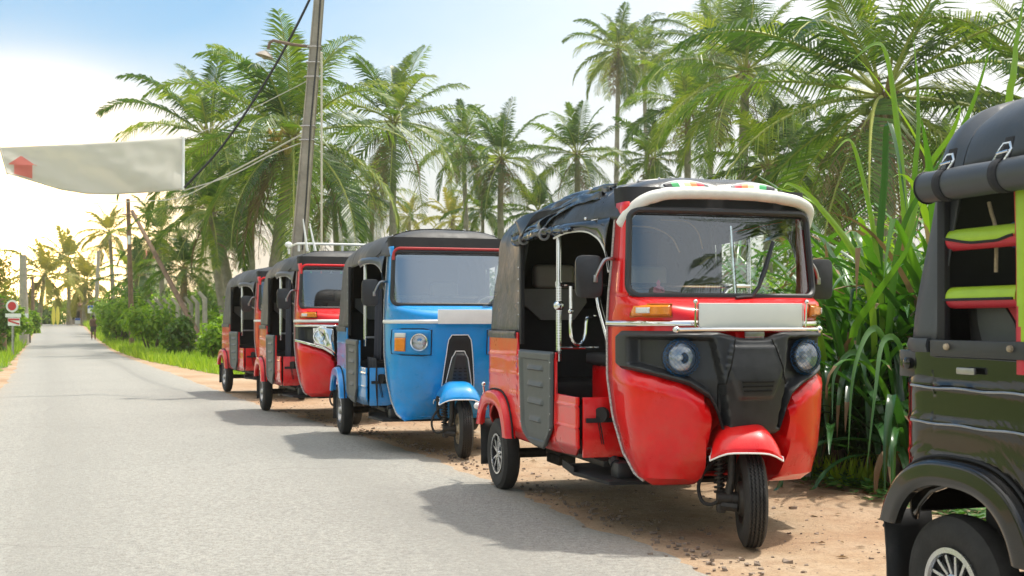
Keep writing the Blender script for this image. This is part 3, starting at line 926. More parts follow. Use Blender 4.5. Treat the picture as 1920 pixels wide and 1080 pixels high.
        b.build('vent', mat('vent_black', (.003, .003, .003), rough=.9), fp)
        # bolts
        for sg in (-1, 1):
            for z in (.925, .845):
                q = raw(sg * 1.33, z); b = MB(); b.ball((q.x + .006, q.y + sg * .02, z), .007, 8, sc=(.6, .6, 1)); b.build('bolt', M_ENGINE, fp)
        # headlights
        for sg in (-1, 1):
            hy, hz, hx = .312 * sg, .848, 1.938
            Mh = T4(hx, hy, hz) @ R4('Z', sg * .12) @ R4('Y', radians(88))
            b = MB(); b.lathe([(.078, -.05), (.078, .004), (.074, .014), (.066, .014), (.064, .0)], 40, Mh)
            hl = b.build('headlight', M_CHROME if style == 'C' else M_PLASTIC, root)
            b = MB(); b.lathe([(.066, .004), (.055, -.02), (.035, -.036), (.012, -.042), (0, -.042)], 40, Mh); b.build('reflector', mat('lamp_reflector', (.86, .89, .93), rough=.25, metal=.25, bump=.5, bscale=70), hl)
            b = MB(); b.ball(Mh @ Vector((0, 0, -.018)), .014, 12); b.build('bulb', M_CLEAR, hl)
            b = MB(); b.lathe([(.066, .006), (.055, .016), (.035, .025), (.015, .029), (0, .030)], 40, Mh); b.build('lens', M_LENSG, hl)
            if near:
                b = MB(); b.lathe([(.080, -.004), (.076, .014), (.058, .026), (.035, .034), (.015, .038), (0, .039)], 40, Mh); b.build('wire_cover', M_NET, hl)
                b = MB()
                for k in range(26):
                    a = 2 * pi * k / 26; p0 = Mh @ Vector((.079 * cos(a), .079 * sin(a), -.004)); p1 = Mh @ Vector((.079 * cos(a + .24), .079 * sin(a + .24), -.004)); pm_ = (Mh @ Vector((.086 * cos(a + .12), .086 * sin(a + .12), .0)))
                    b.tube([p0, pm_, p1], .0010, 4)
                b.build('wire_rim', mat('blue_wire', (.02, .2, .5), rough=.4), hl)
        # turn lamps above band
        for sg in (-1, 1):
            b = MB()
            def ft(u, v, sg=sg, o=.0):
                y = lerp(.345, .478, u) * sg; z = lerp(1.030, 1.086, v); q = raw(phi_of_y(raw, y, 1.03), 1.03)
                k = min(min(u, 1 - u) * 12, min(v, 1 - v) * 5, 1)
                return Vector((q.x + .004 + .022 * k, q.y + sg * .012 * k, z))
            b.grid(ft, 22, 10); tl = b.build('turn_signal', M_AMBER, root, solid=.004)
            b = MB()
            b.grid(lambda u, v: ft(lerp(.58, .88, u), lerp(.28, .74, v)) + Vector((.006, sg * .003, 0)), 6, 4); b.build('clear_lens', M_CLEAR, tl, solid=.006)
            b = MB()
            loop = [ft(u, v) for u, v in [(0, 0), (.5, 0), (1, 0), (1, 1), (.5, 1), (0, 1)]]
            b.tube([q + Vector((.006, 0, 0)) for q in loop], .0045, 6, closed=True); b.build('bezel', M_DARK if style == 'C' else mat('amber_edge', (.45, .12, .01), rough=.3), tl)
    else:
        # classic face: lamp box with amber lens, round lamp, tall black grille
        for sg in (-1, 1):
            b = MB()
            def fb(u, v, sg=sg):
                y = lerp(.205, .478, u) * sg; z = lerp(.745 + .01 * u, .945, v)
                q = raw(phi_of_y(raw, y, z), z); k = min(min(u, 1 - u) * 14, min(v, 1 - v) * 10, 1)
                return Vector((q.x + .004 + .016 * k, q.y + sg * .010 * k, z))
            b.grid(fb, 26, 16); bx = b.build('lamp_box', pm, root, solid=.006)
            b = MB(); loop = [fb(u, v) for u, v in [(0.02, .05), (0.02, .5), (.02, .95), (.25, 1), (.5, 1), (.75, 1), (.98, .95), (1, .5), (.98, .05), (.75, 0), (.5, 0), (.25, 0)]]
            b.tube(loop, .005, 6, closed=True); b.build('gasket', M_DARK, bx)
            b = MB()
            b.grid(lambda u, v: fb(lerp(.66, .90, u), lerp(.14, .66, v)) + Vector((.010, sg * .006, 0)), 6, 6); b.build('turn_signal', M_AMBER, bx, solid=.012)
            b = MB()
            b.grid(lambda u, v: fb(lerp(.66, .90, u), lerp(.67, .84, v)) + Vector((.010, sg * .006, 0)), 6, 3); b.build('clear_lens', M_CLEAR, bx, solid=.012)
            c0 = fb(.34, .5); Mh = T4(*(c0 + Vector((.030, 0, 0)))) @ R4('Z', sg * .35) @ R4('Y', radians(88))
            b = MB(); b.lathe([(.068, -.03), (.068, .006), (.064, .014), (.056, .012), (.055, .0)], 36, Mh); hl = b.build('headlight', M_CHROME, root)
            b = MB(); b.lathe([(.055, .003), (.045, -.015), (.028, -.026), (0, -.028)], 30, Mh); b.build('reflector', mat('lamp_reflector', (.86, .89, .93), rough=.25, metal=.25, bump=.5, bscale=70), hl)
            b = MB(); b.ball(Mh @ Vector((0, 0, -.01)), .013, 10); b.build('bulb', M_CLEAR, hl)
            b = MB(); b.lathe([(.056, .005), (.045, .014), (.025, .021), (0, .024)], 30, Mh); b.build('lens', M_LENSG, hl)
        b = MB()
        def fg(u, v):
            z = lerp(.48, .90, v); w = lerp(.125, .082, v ** 1.3) * (1 - .25 * sstep(.9, 1, v)); y = lerp(-w, w, u)
            q = raw(phi_of_y(raw, y, z), z); k = min(min(u, 1 - u) * 10, (1 - v) * 12, 1)
            return Vector((q.x + .006 + .012 * k, y, z))
        b.grid(fg, 20, 24); gp = b.build('grille_panel', M_DARK, root, solid=.004)
        b = MB()
        def fg2(u, v):
            z = lerp(.49, .78, v); w = lerp(.108, .052, v) * (1 - .35 * sstep(.8, 1, v)); y = lerp(-w, w, u)
            q = raw(phi_of_y(raw, y, z), z); k = min(min(u, 1 - u) * 6, (1 - v) * 9, 1)
            return Vector((q.x + .018 + .035 * k, y, z))
        b.grid(fg2, 16, 20); b.build('grille_hood', M_PLASTIC, gp, solid=.004)
        b = MB()
        for f_, n_ in ((fg, 12), (fg2, 12)):
            loop = [f_(0, i / n_) for i in range(n_ + 1)] + [f_(i / 8, 1) for i in range(1, 8)] + [f_(1, 1 - i / n_) for i in range(n_ + 1)]
            b.tube([q + Vector((.006, 0, 0)) for q in loop], .0038, 5)
        b.build('white_piping', M_WHITE, gp)
        b = MB()
        for i in range(5):
            for j in range(3):
                q = fg2(.5 + (j - 1) * .24, .22 + i * .085); b.box((q.x + .001, q.y, q.z), (.006, .022, .006), None, .001)
        b.build('vent', mat('vent_black', (.003, .003, .003), rough=.9), gp)
        if P.get('hose'):
            b = MB(); q = raw(-.25, .40)
            b.tube(curve_pts([(1.86, -.17, .42), (1.90, -.17, .44), (1.90, -.17, .38), (1.89, -.165, .32), (1.86, -.14, .29), (1.8, -.1, .29)], 5), .012, 7); b.build('hose', M_RUB, root)
    # ---- number plate
    pw = P.get('plate_w', .262)
    b = MB(); px_ = raw(0, 1.0).x + .034
    b.box((px_, P.get('plate_y', 0), P.get('plate_z', 1.035)), (.006, 2 * pw - .01, .106), None, .0025)
    pt_ = b.build('number_plate', M_PLATE if near else M_WHITE, root)
    if P.get('plate_bar'):
        b = MB(); c = .053
        b.tube([(px_ + .001, -pw, 1.035 + c - .004), (px_ + .001, -pw, 1.035 - c + .012), (px_ + .001, -pw + .012, 1.035 - c), (px_ + .001, pw - .012, 1.035 - c), (px_ + .001, pw, 1.035 - c + .012), (px_ + .001, pw, 1.035 + c - .004)], .0035, 6)
        b.tube([(px_ + .001, -pw + .004, 1.035 + c), (px_ + .001, pw - .004, 1.035 + c)], .0022, 6)
        b.build('plate_frame', M_CHROME, pt_)
        for sg in (-1, 1):
            b = MB(); b.tube([(px_ + .002, sg * (pw + .012), .985), (px_ + .006, sg * (pw + .014), 1.092)], .005, 7); b.ball((px_ + .006, sg * (pw + .014), 1.096), .011, 10); b.build('plate_post', M_CHROME, pt_)
        b = MB(); b.tube(curve_pts([(px_ - .02, -.352, .972), (px_ + .006, -.20, .974), (px_ + .012, 0, .974), (px_ + .006, .20, .974), (px_ - .02, .352, .972)], 6), .0095, 8)
        for sg in (-1, 1): b.ball((px_ - .02, sg * .356, .972), .017, 12)
        b.build('bumper_bar', M_CHROME, root)
        b = MB(); b.box((raw(0, .95).x + .03, .012, .952), (.012, .095, .022), None, .002)
        for i in range(15): b.tube([(raw(0, .95).x + .036, -.032 + i * .0063, .943), (raw(0, .95).x + .036, -.034 + i * .0063, .932)], .0012, 4)
        b.build('tassel_bracket', M_STEEL, root)
    # ---- front wheel unit (steered)
    turn = P.get('turn', radians(-20)); pv = Vector((1.995, 0, 0))
    wh = wheel(root, (1.995, 0, .215), P.get('frim', 'drum'), -1, turn, tread=True)
    def S(p):
        q = R3('Z', turn) @ (Vector(p)); return Vector((pv.x + q.x, pv.y + q.y, q.z))
    b = MB(); b.M = T4(*pv) @ R4('Z', turn)
    def ffd(u, v):
        a = lerp(radians(34), radians(150), v); yy = lerp(-1, 1, u)
        wd = lerp(.128, .152, sstep(.2, .85, abs(cos(a))))
        n = 4.2
        drop = (abs(yy) ** n) * .075
        ca, sa = cos(a), sin(a); m_ = 2.5
        k = (abs(ca) ** m_ + abs(sa) ** m_) ** (-1 / m_)
        r_ = .292 * k - drop
        x = r_ * ca * .86 - .02; z = .268 + r_ * sa
        return Vector((x - .03, yy * (wd + .0) - .035, z))
    b.grid(ffd, 26, 30)
    # side skirts
    for sg in (-1, 1):
        b.grid(lambda u, v, sg=sg: (lambda p: Vector((p.x * (1 - .02 * v), p.y + sg * .006 * v, max(p.z - .05 * v, min(p.z, .418)))))(ffd((sg + 1) / 2, u)), 30, 3)
    fd = b.build('front_mudguard', pm, root, ang=50, solid=.004)
    b = MB(); b.M = T4(*pv) @ R4('Z', turn)
    edge = [ffd(0, 1 - i / 20) * 1.0 for i in range(21)]
    lo = lambda p, sg: Vector((p.x * .98, p.y + sg * .007, max(p.z - .051, min(p.z, .416)) - .001))
    loop = [lo(ffd(0, 1 - i / 20), -1) for i in range(21)] + [ffd(i / 10, 0) + Vector((.003, 0, -.003)) for i in range(1, 10)] + [lo(ffd(1, i / 20), 1) for i in range(21)]
    b.tube(loop, .0042, 6); b.build('mudguard_trim', M_WHITE, fd)
    # fork, spring, brake
    b = MB(); b.M = T4(*pv) @ R4('Z', turn)
    b.tube([(-.02, -.080, .43), (.0, -.085, .30), (-.01, -.10, .225)], [.020, .018, .022], 10)
    b.tube([(-.02, 0, .52), (-.02, -.075, .45)], .02, 8)
    b.tube([(-.01, -.055, .215), (-.01, -.150, .215)], [.030, .032], 12)
    b.tube([(.02, -.06, .18), (.0, -.13, .185)], .022, 8)
    b.box((-.02, -.13, .175), (.06, .04, .05), None, .01)
    b.tube([(0, 0, .45), (-.24, 0, .62)], .022, 8)
    fk = b.build('fork', M_ENGINE, root)
    b = MB(); b.M = T4(*pv) @ R4('Z', turn)
    hel = []
    for i in range(110):
        t = i / 109; a = t * 2 * pi * 9; hel.append((-.035 + .020 * cos(a), -.135 + .020 * sin(a), .225 + .185 * t))
    b.tube(hel, .0062, 6); b.tube([(-.035, -.135, .20), (-.035, -.135, .43)], .011, 8); b.build('spring', M_ENGINE, fk)
    b = MB(); b.M = T4(*pv) @ R4('Z', turn)
    b.tube(curve_pts([(-.06, -.12, .40), (-.07, -.18, .35), (-.06, -.225, .27), (-.04, -.215, .20), (-.02, -.18, .185), (0, -.15, .20), (0, -.12, .225)], 6), .0085, 7); b.build('brake_hose', M_RUB, fk)
    # ---- rear body
    rb = rear_body(root, pm, openx, xr)
    for sg in (-1, 1):
        wheel(root, (0, sg * .575, .215), P.get('rrim', 'alloy'), sg, 0, tread=False)
        b = MB(); b.grid(lambda u, v, sg=sg: Vector((-.30 + .02 * sin(v * 2), sg * lerp(.46, .64, u), lerp(.40, .12, v))), 3, 5); b.build('mud_flap', M_DARK, root, solid=.008)
    # chassis, engine, footboard
    b = MB()
    b.box((.55, 0, .315), (1.7, .95, .03), None, .005)
    b.box((.0, 0, .33), (.34, .6, .2), None, .03)
    b.tube([(0, -.52, .215), (0, .52, .215)], .03, 10)
    b.box((.25, .1, .23), (.35, .35, .16), None, .03)
    b.box((1.1, 0, .29), (1.0, .22, .05), None, .01)
    b.tube([(.2, -.34, .25), (.5, -.36, .235)], .035, 10)
    for i in range(14): b.box((.33 + i * .016, -.36, .225), (.004, .10, .05))
    b.build('chassis', M_ENGINE, root)
    b = MB()
    b.prism([(.92, -.52), (1.25, -.575), (1.62, -.53), (1.66, -.2), (1.66, .2), (1.62, .53), (1.25, .575), (.92, .52)], 'z', .245, .262)
    b.prism([(.92, -.52), (1.25, -.575), (1.25, -.567), (.92, -.512)], 'z', .262, .285)
    b.build('footboard', M_DARK, root)
    b = MB(); b.box((1.50, -.42, .30), (.10, .08, .075), None, .012); b.tube([(1.27, -.43, .43), (1.38, -.435, .375), (1.45, -.44, .335)], .018, 10); b.tube([(1.445, -.44, .34), (1.475, -.44, .322)], .027, 12)
    b.tube([(1.2, -.44, .42), (1.19, -.43, .30)], .03, 8)
    b.build('pedal', M_PLASTIC, root)
    # grey lower door panel with pressed ribs, both sides
    for sg in (-1, 1):
        b = MB()
        def fdp(u, v, sg=sg):
            z = lerp(.340, .855, v); x0 = itp([(.34, .80), (.37, .68), (.42, .61), (.47, .585), (.855, .545)], z); x1 = itp([(.34, .92), (.37, 1.0), (.42, 1.075), (.47, 1.115), (.855, 1.125)], z)
            x = lerp(x0, x1, u); ed = min((x - x0), (x1 - x), z - .34, .855 - z)
            o_ = .010 + .014 * sstep(0, .012, ed) - .010 * sstep(.042, .052, ed)
            for rz_ in (.76, .675, .585, .49):
                hx = .12 if rz_ > .5 else .085
                if abs(x - .835) < hx + .02:
                    kx = sstep(hx + .012, hx, abs(x - .835)); d = z - rz_
                    o_ += kx * (.012 * sstep(-.012, -.009, d) * sstep(.022, -.009, d))
            tuck = -.05 * sstep(.42, .32, z)
            return Vector((x, sg * (.628 + o_ + tuck * .4), z))
        b.grid(fdp, 40, 72)
        if not P.get('nodoor'): 
            dp = b.build('door_panel', M_GREY, root, ang=40, solid=.01)
            if near:
                b = MB()
                for z in (.80, .72, .63, .54, .46):
                    for x in (itp([(.46, .60), (.855, .555)], z), 1.112): b.ball((x, sg * .652, z), .0035, 6)
                b.build('rivets', M_CHROME, dp)
    # side bulkhead with driver's pedestal
    b = MB()
    b.box((1.20, 0, .56), (.48, .74, .44), None, .012)
    b.box((1.02, 0, .74), (.02, 1.20, .20), None, .003) if P.get('front_rail') else None
    b.box((1.448, 0, .5), (.02, 1.2, .29), None, .006)
    b.build('seat_pedestal', P.get('inner', pm), root)
    b = MB(); b.box((1.20, 0, .815), (.52, .80, .06), None, .02, seg=3); ds = b.build('driver_seat', M_DARK, root)
    b = MB(); b.box((1.00, 0, .92), (.05, .62, .14), R3('Y', -.15), .02, seg=3); b.build('backrest', M_DARK, ds)
    b = MB(); b.tube([(1.462, -.50, .562), (1.478, -.52, .562)], [.036, .036], 18); b.box((1.47, -.515, .535), (.012, .15, .022), None, .003)
    b.tube([(1.47, -.52, .53), (1.47, -.50, .42)], .003, 5); b.tube([(1.47, -.53, .53), (1.47, -.51, .42)], .002, 5)
    b.build('fuel_tap', M_DARK, root)
    # passenger bench
    b = MB(); b.box((.26, 0, .60), (.46, 1.10, .14), None, .04, seg=3); b.box((.26, 0, .44), (.42, 1.08, .2), None, .01); bn = b.build('passenger_bench', M_DARK, root)
    b = MB()
    b.prism([(-.50, .98), (-.52, 1.22), (.52, 1.22), (.50, .98), (.36, .84), (-.36, .84)], 'x', .045, .10) if False else None
    b.box((.03, 0, .84), (.10, 1.08, .52), R3('Y', -.12), .04, seg=3); b.build('backrest', M_DARK, bn)
    if not P.get('black'):
        b = MB(); b.prism([(-.50, 1.20), (-.10, 1.20), (-.09, 1.12), (-.17, 1.015), (-.375, 1.015), (-.50, 1.12)], 'x', .10, .125)
        b.prism([(.50, 1.20), (.10, 1.20), (.09, 1.12), (.17, 1.015), (.375, 1.015), (.50, 1.12)], 'x', .10, .125)
        b.build('back_panel', M_SEAT, bn)
        for sg in (-1, 1): b = MB(); b.box((.12, sg * .30, 1.275), (.09, .25, .14), None, .035, seg=4); b.build('headrest', M_BEIGE, bn)
    # ---- canopy
    can, cfn = canopy(root, vin, openx, seed=P.get('seed', 1), xr=xr + .01, amp=P.get('amp', .008), P_top=P.get('ptop', 0), cx0=P.get('cx0', .12))
    # rear lining wall
    b = MB(); b.grid(lambda u, v: Vector((xr + .05 + .09 * v, lerp(-.48, .48, u), lerp(.9, 1.56, v))), 4, 4); b.build('lining', M_DARK, can)
    # quarter post beside the opening
    for sg in (-1, 1):
        b = MB(); b.box((openx + .022, sg * .607, 1.17), (.035, .022, .58), None, .004); b.build('quarter_post', M_DARK, root)
    # eyelets up the opening edge and front roof seam
    def studs(pts, r=.0055, nm='stud'):
        for p in pts:
            bb = MB(); bb.ball(p, r, 8); bb.build(nm, M_CHROME, can)
    if near or P.get('studs'):
        studs([(openx - .018, -.615 + .0 * k, .98 + .066 * k) for k in range(8 if not near else 6)], .0045)
        studs([o_at[0](1.445, y, .008) for y in (-.42, -.31, -.2, -.09, .03, .15, .27, .39, .49)], .0065)
    if near:
        studs([(1.44, -.555, 1.645), (1.45, -.585, 1.50)], .009)
    # binding seam on the roof front
    b = MB(); cf = o_at[0]
    b.tube([cf(1.44, -.56, .002), cf(1.44, -.55), cf(1.445, -.52), cf(1.445, -.46)] + [cf(1.445, y) for y in (-.40, -.3, -.2, -.1, 0, .1, .2, .3, .40)] + [cf(1.445, .46), cf(1.445, .52), cf(1.44, .55), cf(1.44, .56, .002)], .004, 5)
    b.build('binding', M_STEEL if near else M_DARK, can)
    # glossy corner hood over the driver's door
    for sg in (-1, 1):
        b = MB()
        cur = curve_pts([(1.02, 1.435), (1.2, 1.452), (1.34, 1.448), (1.43, 1.415), (1.48, 1.375), (1.52, 1.32), (1.545, 1.24)], 6) if True else None
        cur = [(c.x, c.y) for c in curve_pts([Vector((a, c_, 0)) for a, c_ in [(1.02, 1.435), (1.2, 1.452), (1.34, 1.448), (1.43, 1.415), (1.48, 1.375), (1.52, 1.32), (1.545, 1.24)]], 6)]
        n = len(cur)
        def fv(u, v, sg=sg):
            x, z = cur[int(round(u * (n - 1)))]; top = 1.50
            X = lerp(x, lerp(x, 1.575, .65 if z < 1.42 else .0), v); Z = lerp(z, max(top, z), v)
            y = lerp(.60, .505, sstep(1.1, 1.56, X)) + .022 * sin(pi * v) * (1 if sg else 1)
            return Vector((X, sg * y, Z))
        b.grid(fv, n - 1, 10); hv = b.build('corner_hood', P.get('hood', M_GLOSSB), root, solid=.004)
        b = MB(); b.tube([fv(i / (n - 1), 0) for i in range(n)], .0055, 6); b.build('piping', P.get('piping', M_WHITE), hv)
    # door frame tubes
    for sg in (-1, 1):
        b = MB()
        b.tube([(.95, sg * .55, .80), (.95, sg * .55, 1.47)], .0135, 10)
        if near: 
            b.ball((.95, sg * .55, 1.09), .028, 16)
            b.tube([(.95, sg * .55, 1.19), (.95, sg * .55, 1.215)], .018, 10)
            for k in range(26):
                if k != 18: b.tube([(.95, sg * .55, .84 + k * .0137), (.95, sg * .55, .847 + k * .0137)], .0155, 8)
        b.build('grab_pole', M_CHROME, root)
    b = MB()
    b.tube([(.96, -.55, 1.20), (.96, .55, 1.20)], .012, 8)
    b.tube([(.97, -.55, .87), (.99, -.345, .87)], .009, 8)
    b.tube([(1.2, -.35, .84), (1.02, -.35, 1.08), (1.0, -.352, 1.13), (.98, -.40, 1.175), (.965, -.46, 1.20)], .015, 10)
    b.tube([(1.2, .35, .84), (1.02, .35, 1.08), (1.0, .352, 1.13), (.98, .40, 1.175), (.965, .46, 1.20)], .015, 10)
    if near:
        b.tube(curve_pts([(1.0, -.502, 1.19), (1.0, -.502, 1.08), (1.0, -.502, .95), (1.0, -.485, .90), (1.0, -.462, .888), (1.0, -.437, .90), (1.0, -.423, .94), (1.0, -.418, 1.0), (1.0, -.408, 1.028), (1.0, -.385, 1.034), (1.0, -.354, 1.035)], 4), .0085, 8)
        b.ball((1.0, -.502, 1.06), .016, 10)
    b.build('partition_rail', M_CHROME if near else M_STEEL, root)
    # handlebar, dash
    b = MB()
    b.tube([(1.78, 0, .60), (1.62, 0, 1.04)], .03, 10); b.tube([(1.56, -.33, 1.06), (1.62, -.20, 1.07), (1.63, 0, 1.06), (1.62, .20, 1.07), (1.56, .33, 1.06)], .013, 8)
    b.box((1.64, 0, 1.07), (.08, .16, .07), None, .02)
    for sg in (-1, 1): b.tube([(1.575, sg * .29, 1.06), (1.54, sg * .38, 1.05)], .019, 10)
    b.build('handlebar', M_DARK, root)
    b = MB(); b.box((1.64, 0, 1.085), (.17, .88, .03), None, .01); b.box((1.70, 0, .86), (.03, .84, .42), None, .01); b.build('dashboard', M_DARK if not P.get('blue_in') else M_DARK, root)
    # mirrors
    for sg in (-1, 1):
        b = MB()
        b.tube(curve_pts([(1.585, sg * .495, 1.30), (1.60, sg * .515, 1.302), (1.60, sg * .545, 1.295), (1.60, sg * .572, 1.255), (1.59, sg * .59, 1.21)], 4), .0085, 8)
        b.box((1.592, sg * .589, 1.208), (.012, .022, .035), None, .004)
        arm = b.build('mirror_arm', M_STEEL, root)
        b = MB(); ctr = Vector((1.575, sg * (.605 + .01), 1.218))
        n = 32; 
        def rrp(k, w=.066, h=.10, r=.022):
            a = 2 * pi * k / n; ca, sa = cos(a), sin(a); q = 5
            return (w * abs(ca) ** (2 / q) * (1 if ca > 0 else -1), h * abs(sa) ** (2 / q) * (1 if sa > 0 else -1))
        vs = []; Rm = R3('Z', sg * radians(4))
        for lay, (dx_, sc_) in enumerate([(.0, .94), (-.004, 1.0), (-.018, 1.0), (-.020, .94)]):
            for k in range(n):
                yy, zz = rrp(k); vs.append(ctr + Rm @ Vector((.008 + dx_, yy * sc_, zz * sc_)))
        fs = [(l * n + k, l * n + (k + 1) % n, (l + 1) * n + (k + 1) % n, (l + 1) * n + k) for l in range(3) for k in range(n)] + [tuple(range(n)), tuple(range(4 * n - 1, 3 * n - 1, -1))]
        b.add(vs, fs); b.build('mirror', M_PLASTIC, root)
    return root, raw, can

# the nearest red one
NR, nraw, ncan = tuk('auto_rickshaw', 'nearest red three-wheeler, with a white padded bar over its windscreen and a black fascia', (.50, 7.043, -.006), radians(-73.44), 0.0,
    dict(paint=M_RED, style='A', glass=M_GLASS, near=True, plate_bar=True, seed=3, inner=M_RED, amp=.009))
def near_extras(root, raw, can):
    # white padded sun-visor bar
    b = MB()
    pts = curve_pts([(1.63, -.478, 1.452), (1.66, -.455, 1.50), (1.70, -.395, 1.565), (1.725, -.29, 1.598), (1.735, -.11, 1.607), (1.735, .1, 1.607), (1.725, .30, 1.598), (1.70, .42, 1.578), (1.68, .475, 1.55), (1.66, .485, 1.51), (1.645, .475, 1.455)], 8)
    pts = [p + Vector((0, 0, .003 * noise.noise(p * 14))) for p in pts]
    rr = [.029 + .0015 * noise.noise(p * 30) for p in pts]; rr[0] = .020; rr[-1] = .020
    b.tube(pts, rr, 14); b.build('padded_bar', M_WHITEP, root)
    # roof stickers
    cols = [((.03, .03, .035), 0, .18), ((.04, .38, .12), .18, .34), ((.75, .77, .75), .34, .46), ((.55, .62, .35), .46, .60), ((.85, .25, .08), .60, .74), ((.80, .04, .06), .74, .90), ((.05, .06, .07), .90, 1.0)]
    for y0, y1, rev in ((-.30, -.035, False), (.045, .31, True)):
        b = MB()
        def fs_(u, v):
            y = lerp(y0, y1, u); w = sin(pi * min(max(u, .02), .98)) ** .45
            zz = lerp(1.632, 1.632 + .042 * w, v)
            x = 1.645 + .045 * (1.66 - zz) / .03 * .35 + .016
            return Vector((x + .012, y, zz))
        b.grid(fs_, 28, 3, 0)
        sms = [mat('sticker_edge', (.6, .62, .62), rough=.4)]
        for k, (c, a, d) in enumerate(cols):
            sms.append(mat('sticker_%d' % k, c, rough=.4))
            aa, dd = (a, d) if not rev else (1 - d, 1 - a)
            aa = lerp(.06, .94, aa); dd = lerp(.06, .94, dd)
            b.grid(lambda u, v, aa=aa, dd=dd: fs_(lerp(aa, dd, u) - (.03 if not rev else -.03) * (v - .5), lerp(.06, .86, v)) + Vector((.0025, 0, 0)), 4, 3, k + 1)
        b.build('roof_sticker', sms, can, solid=.002)
    # rain curtain thrown back over the roof side, gathered with two ties
    rnd = random.Random(5)
    b = MB()
    cf = o_at[0]
    A = [Vector((.46, -.632, 1.455)), Vector((.55, -.635, 1.50)), cf(.72, -.60, 0), cf(.95, -.575, 0), cf(1.18, -.545, 0), cf(1.40, -.49, 0)]
    B_ = [Vector((.40, -.632, 1.47)), cf(.42, -.59, 0), cf(.50, -.54, 0), cf(.70, -.47, 0), cf(.98, -.40, 0), cf(1.38, -.38, 0)]
    A = curve_pts(A, 10); B_ = curve_pts(B_, 10)
    def fc(u, v):
        i = int(round(u * (len(A) - 1))); a, c = A[i], B_[i]; p = a.lerp(c, v); n_ = Vector((0, -.5, .75)).normalized()
        fold = .014 * sin(v * 17 + u * 4 + 1.5 * noise.noise(Vector((u * 4, v * 3, 2)))) + .018 * noise.noise(Vector((u * 9, v * 7, 0))) + .010 * noise.noise(Vector((u * 22, v * 12, 5)))
        k = sstep(0, .12, v) * sstep(1, .88, v)
        return p + n_ * (.012 + fold * (.4 + .6 * k)) 
    b.grid(fc, len(A) - 1, 36)
    rc = b.build('rolled_curtain', M_GLOSSB, root, ang=70, solid=.004)
    b = MB()                                         # loose hanging corner
    C0 = curve_pts([(.54, -.655, 1.555), (.63, -.665, 1.51), (.70, -.67, 1.455)], 8); C1 = curve_pts([cf(1.12, -.53, .015), cf(1.0, -.56, .02), (.90, -.635, 1.575)], 8)
    def fk(u, v):
        i = int(round(u * (len(C0) - 1))); p = C0[i].lerp(C1[i], v)
        return p + Vector((0, -.02 * sin(pi * v) - .008, .012 * sin(v * 6 + u * 3)))
    b.grid(fk, len(C0) - 1, 24); b.build('curtain_flap', M_NAVYG, rc, solid=.005)
    b = MB()                                         # gathered lower roll
    pts = []; rr = []
    for i in range(60):
        t = i / 59; x = lerp(.44, 1.30, t); z = 1.455 + .02 * sin(t * 3) ; y = -.628 + .02 * t
        pts.append(Vector((x, y, z))); 
        r = .028 + .012 * noise.noise(Vector((t * 9, 0, 0))) - .014 * math.exp(-((t - .18) / .03) ** 2) - .014 * math.exp(-((t - .60) / .03) ** 2)
        rr.append(max(.006, r * (1 - t * .55)))
    b.tube(pts, rr, 14)
    b2 = MB()
    for (v) in b.v:
        p = Vector(v); q = noise.noise(Vector((p.x * 30, p.y * 50, p.z * 50))) * .010; b2.v.append((p.x, p.y - q, p.z + q))
    b2.f, b2.mi, b2.c = b.f, b.mi, b.c
    b2.build('gathered_cloth', M_GLOSSB, rc, ang=70)
    for x in (.585, .945):
        b = MB()
        for k in range(3): b.tube([(x + .006 * k + .004 * sin(a), -.630 + .026 * cos(a), 1.460 + .028 * sin(a)) for a in [2 * pi * j / 14 for j in range(14)]], .006, 6, closed=True)
        b.build('tie', M_CHROME if False else M_GREYT, rc)
    # hem of quarter panel (skirt corner)
    # small white knob and stay behind the rear wheel
    b = MB(); b.tube([(-.30, -.60, .46), (-.42, -.62, .47)], .008, 6); b.ball((-.43, -.625, .47), .022, 12); b.build('side_marker', M_WHITE, root)
    b = MB(); b.tube([(-.33, -.60, .50), (-.33, -.61, .60)], .006, 6); b.ball((-.33, -.61, .615), .014, 10); b.build('knob', M_CHROME, root)
    # interior mirror / cable glints behind the glass and loose cabin cables
    b = MB()
    b.tube(curve_pts([(1.62, -.42, 1.455), (1.60, -.30, 1.45), (1.58, -.2, 1.41), (1.57, -.15, 1.34)], 6), .004, 5)
    b.tube(curve_pts([(1.60, -.26, 1.49), (1.58, -.12, 1.485), (1.56, -.05, 1.44), (1.55, -.02, 1.36)], 6), .004, 5)
    b.build('cabin_cable', mat('tan_cable', (.45, .27, .13), rough=.5), root)
    b = MB(); b.tube([(1.60, .13, 1.12), (1.58, .115, 1.47)], .010, 8); b.tube([(1.58, .115, 1.44), (1.57, .40, 1.50)], .004, 5); b.build('screen_stay', M_CHROME, root)
M_GREYT = mat('grey_tie', (.22, .22, .23), rough=.5)
M_NAVYG = mat('folded_vinyl_underside', (.018, .024, .036), rough=.35, nscale=8, namt=.2)
near_extras(NR, nraw, ncan)

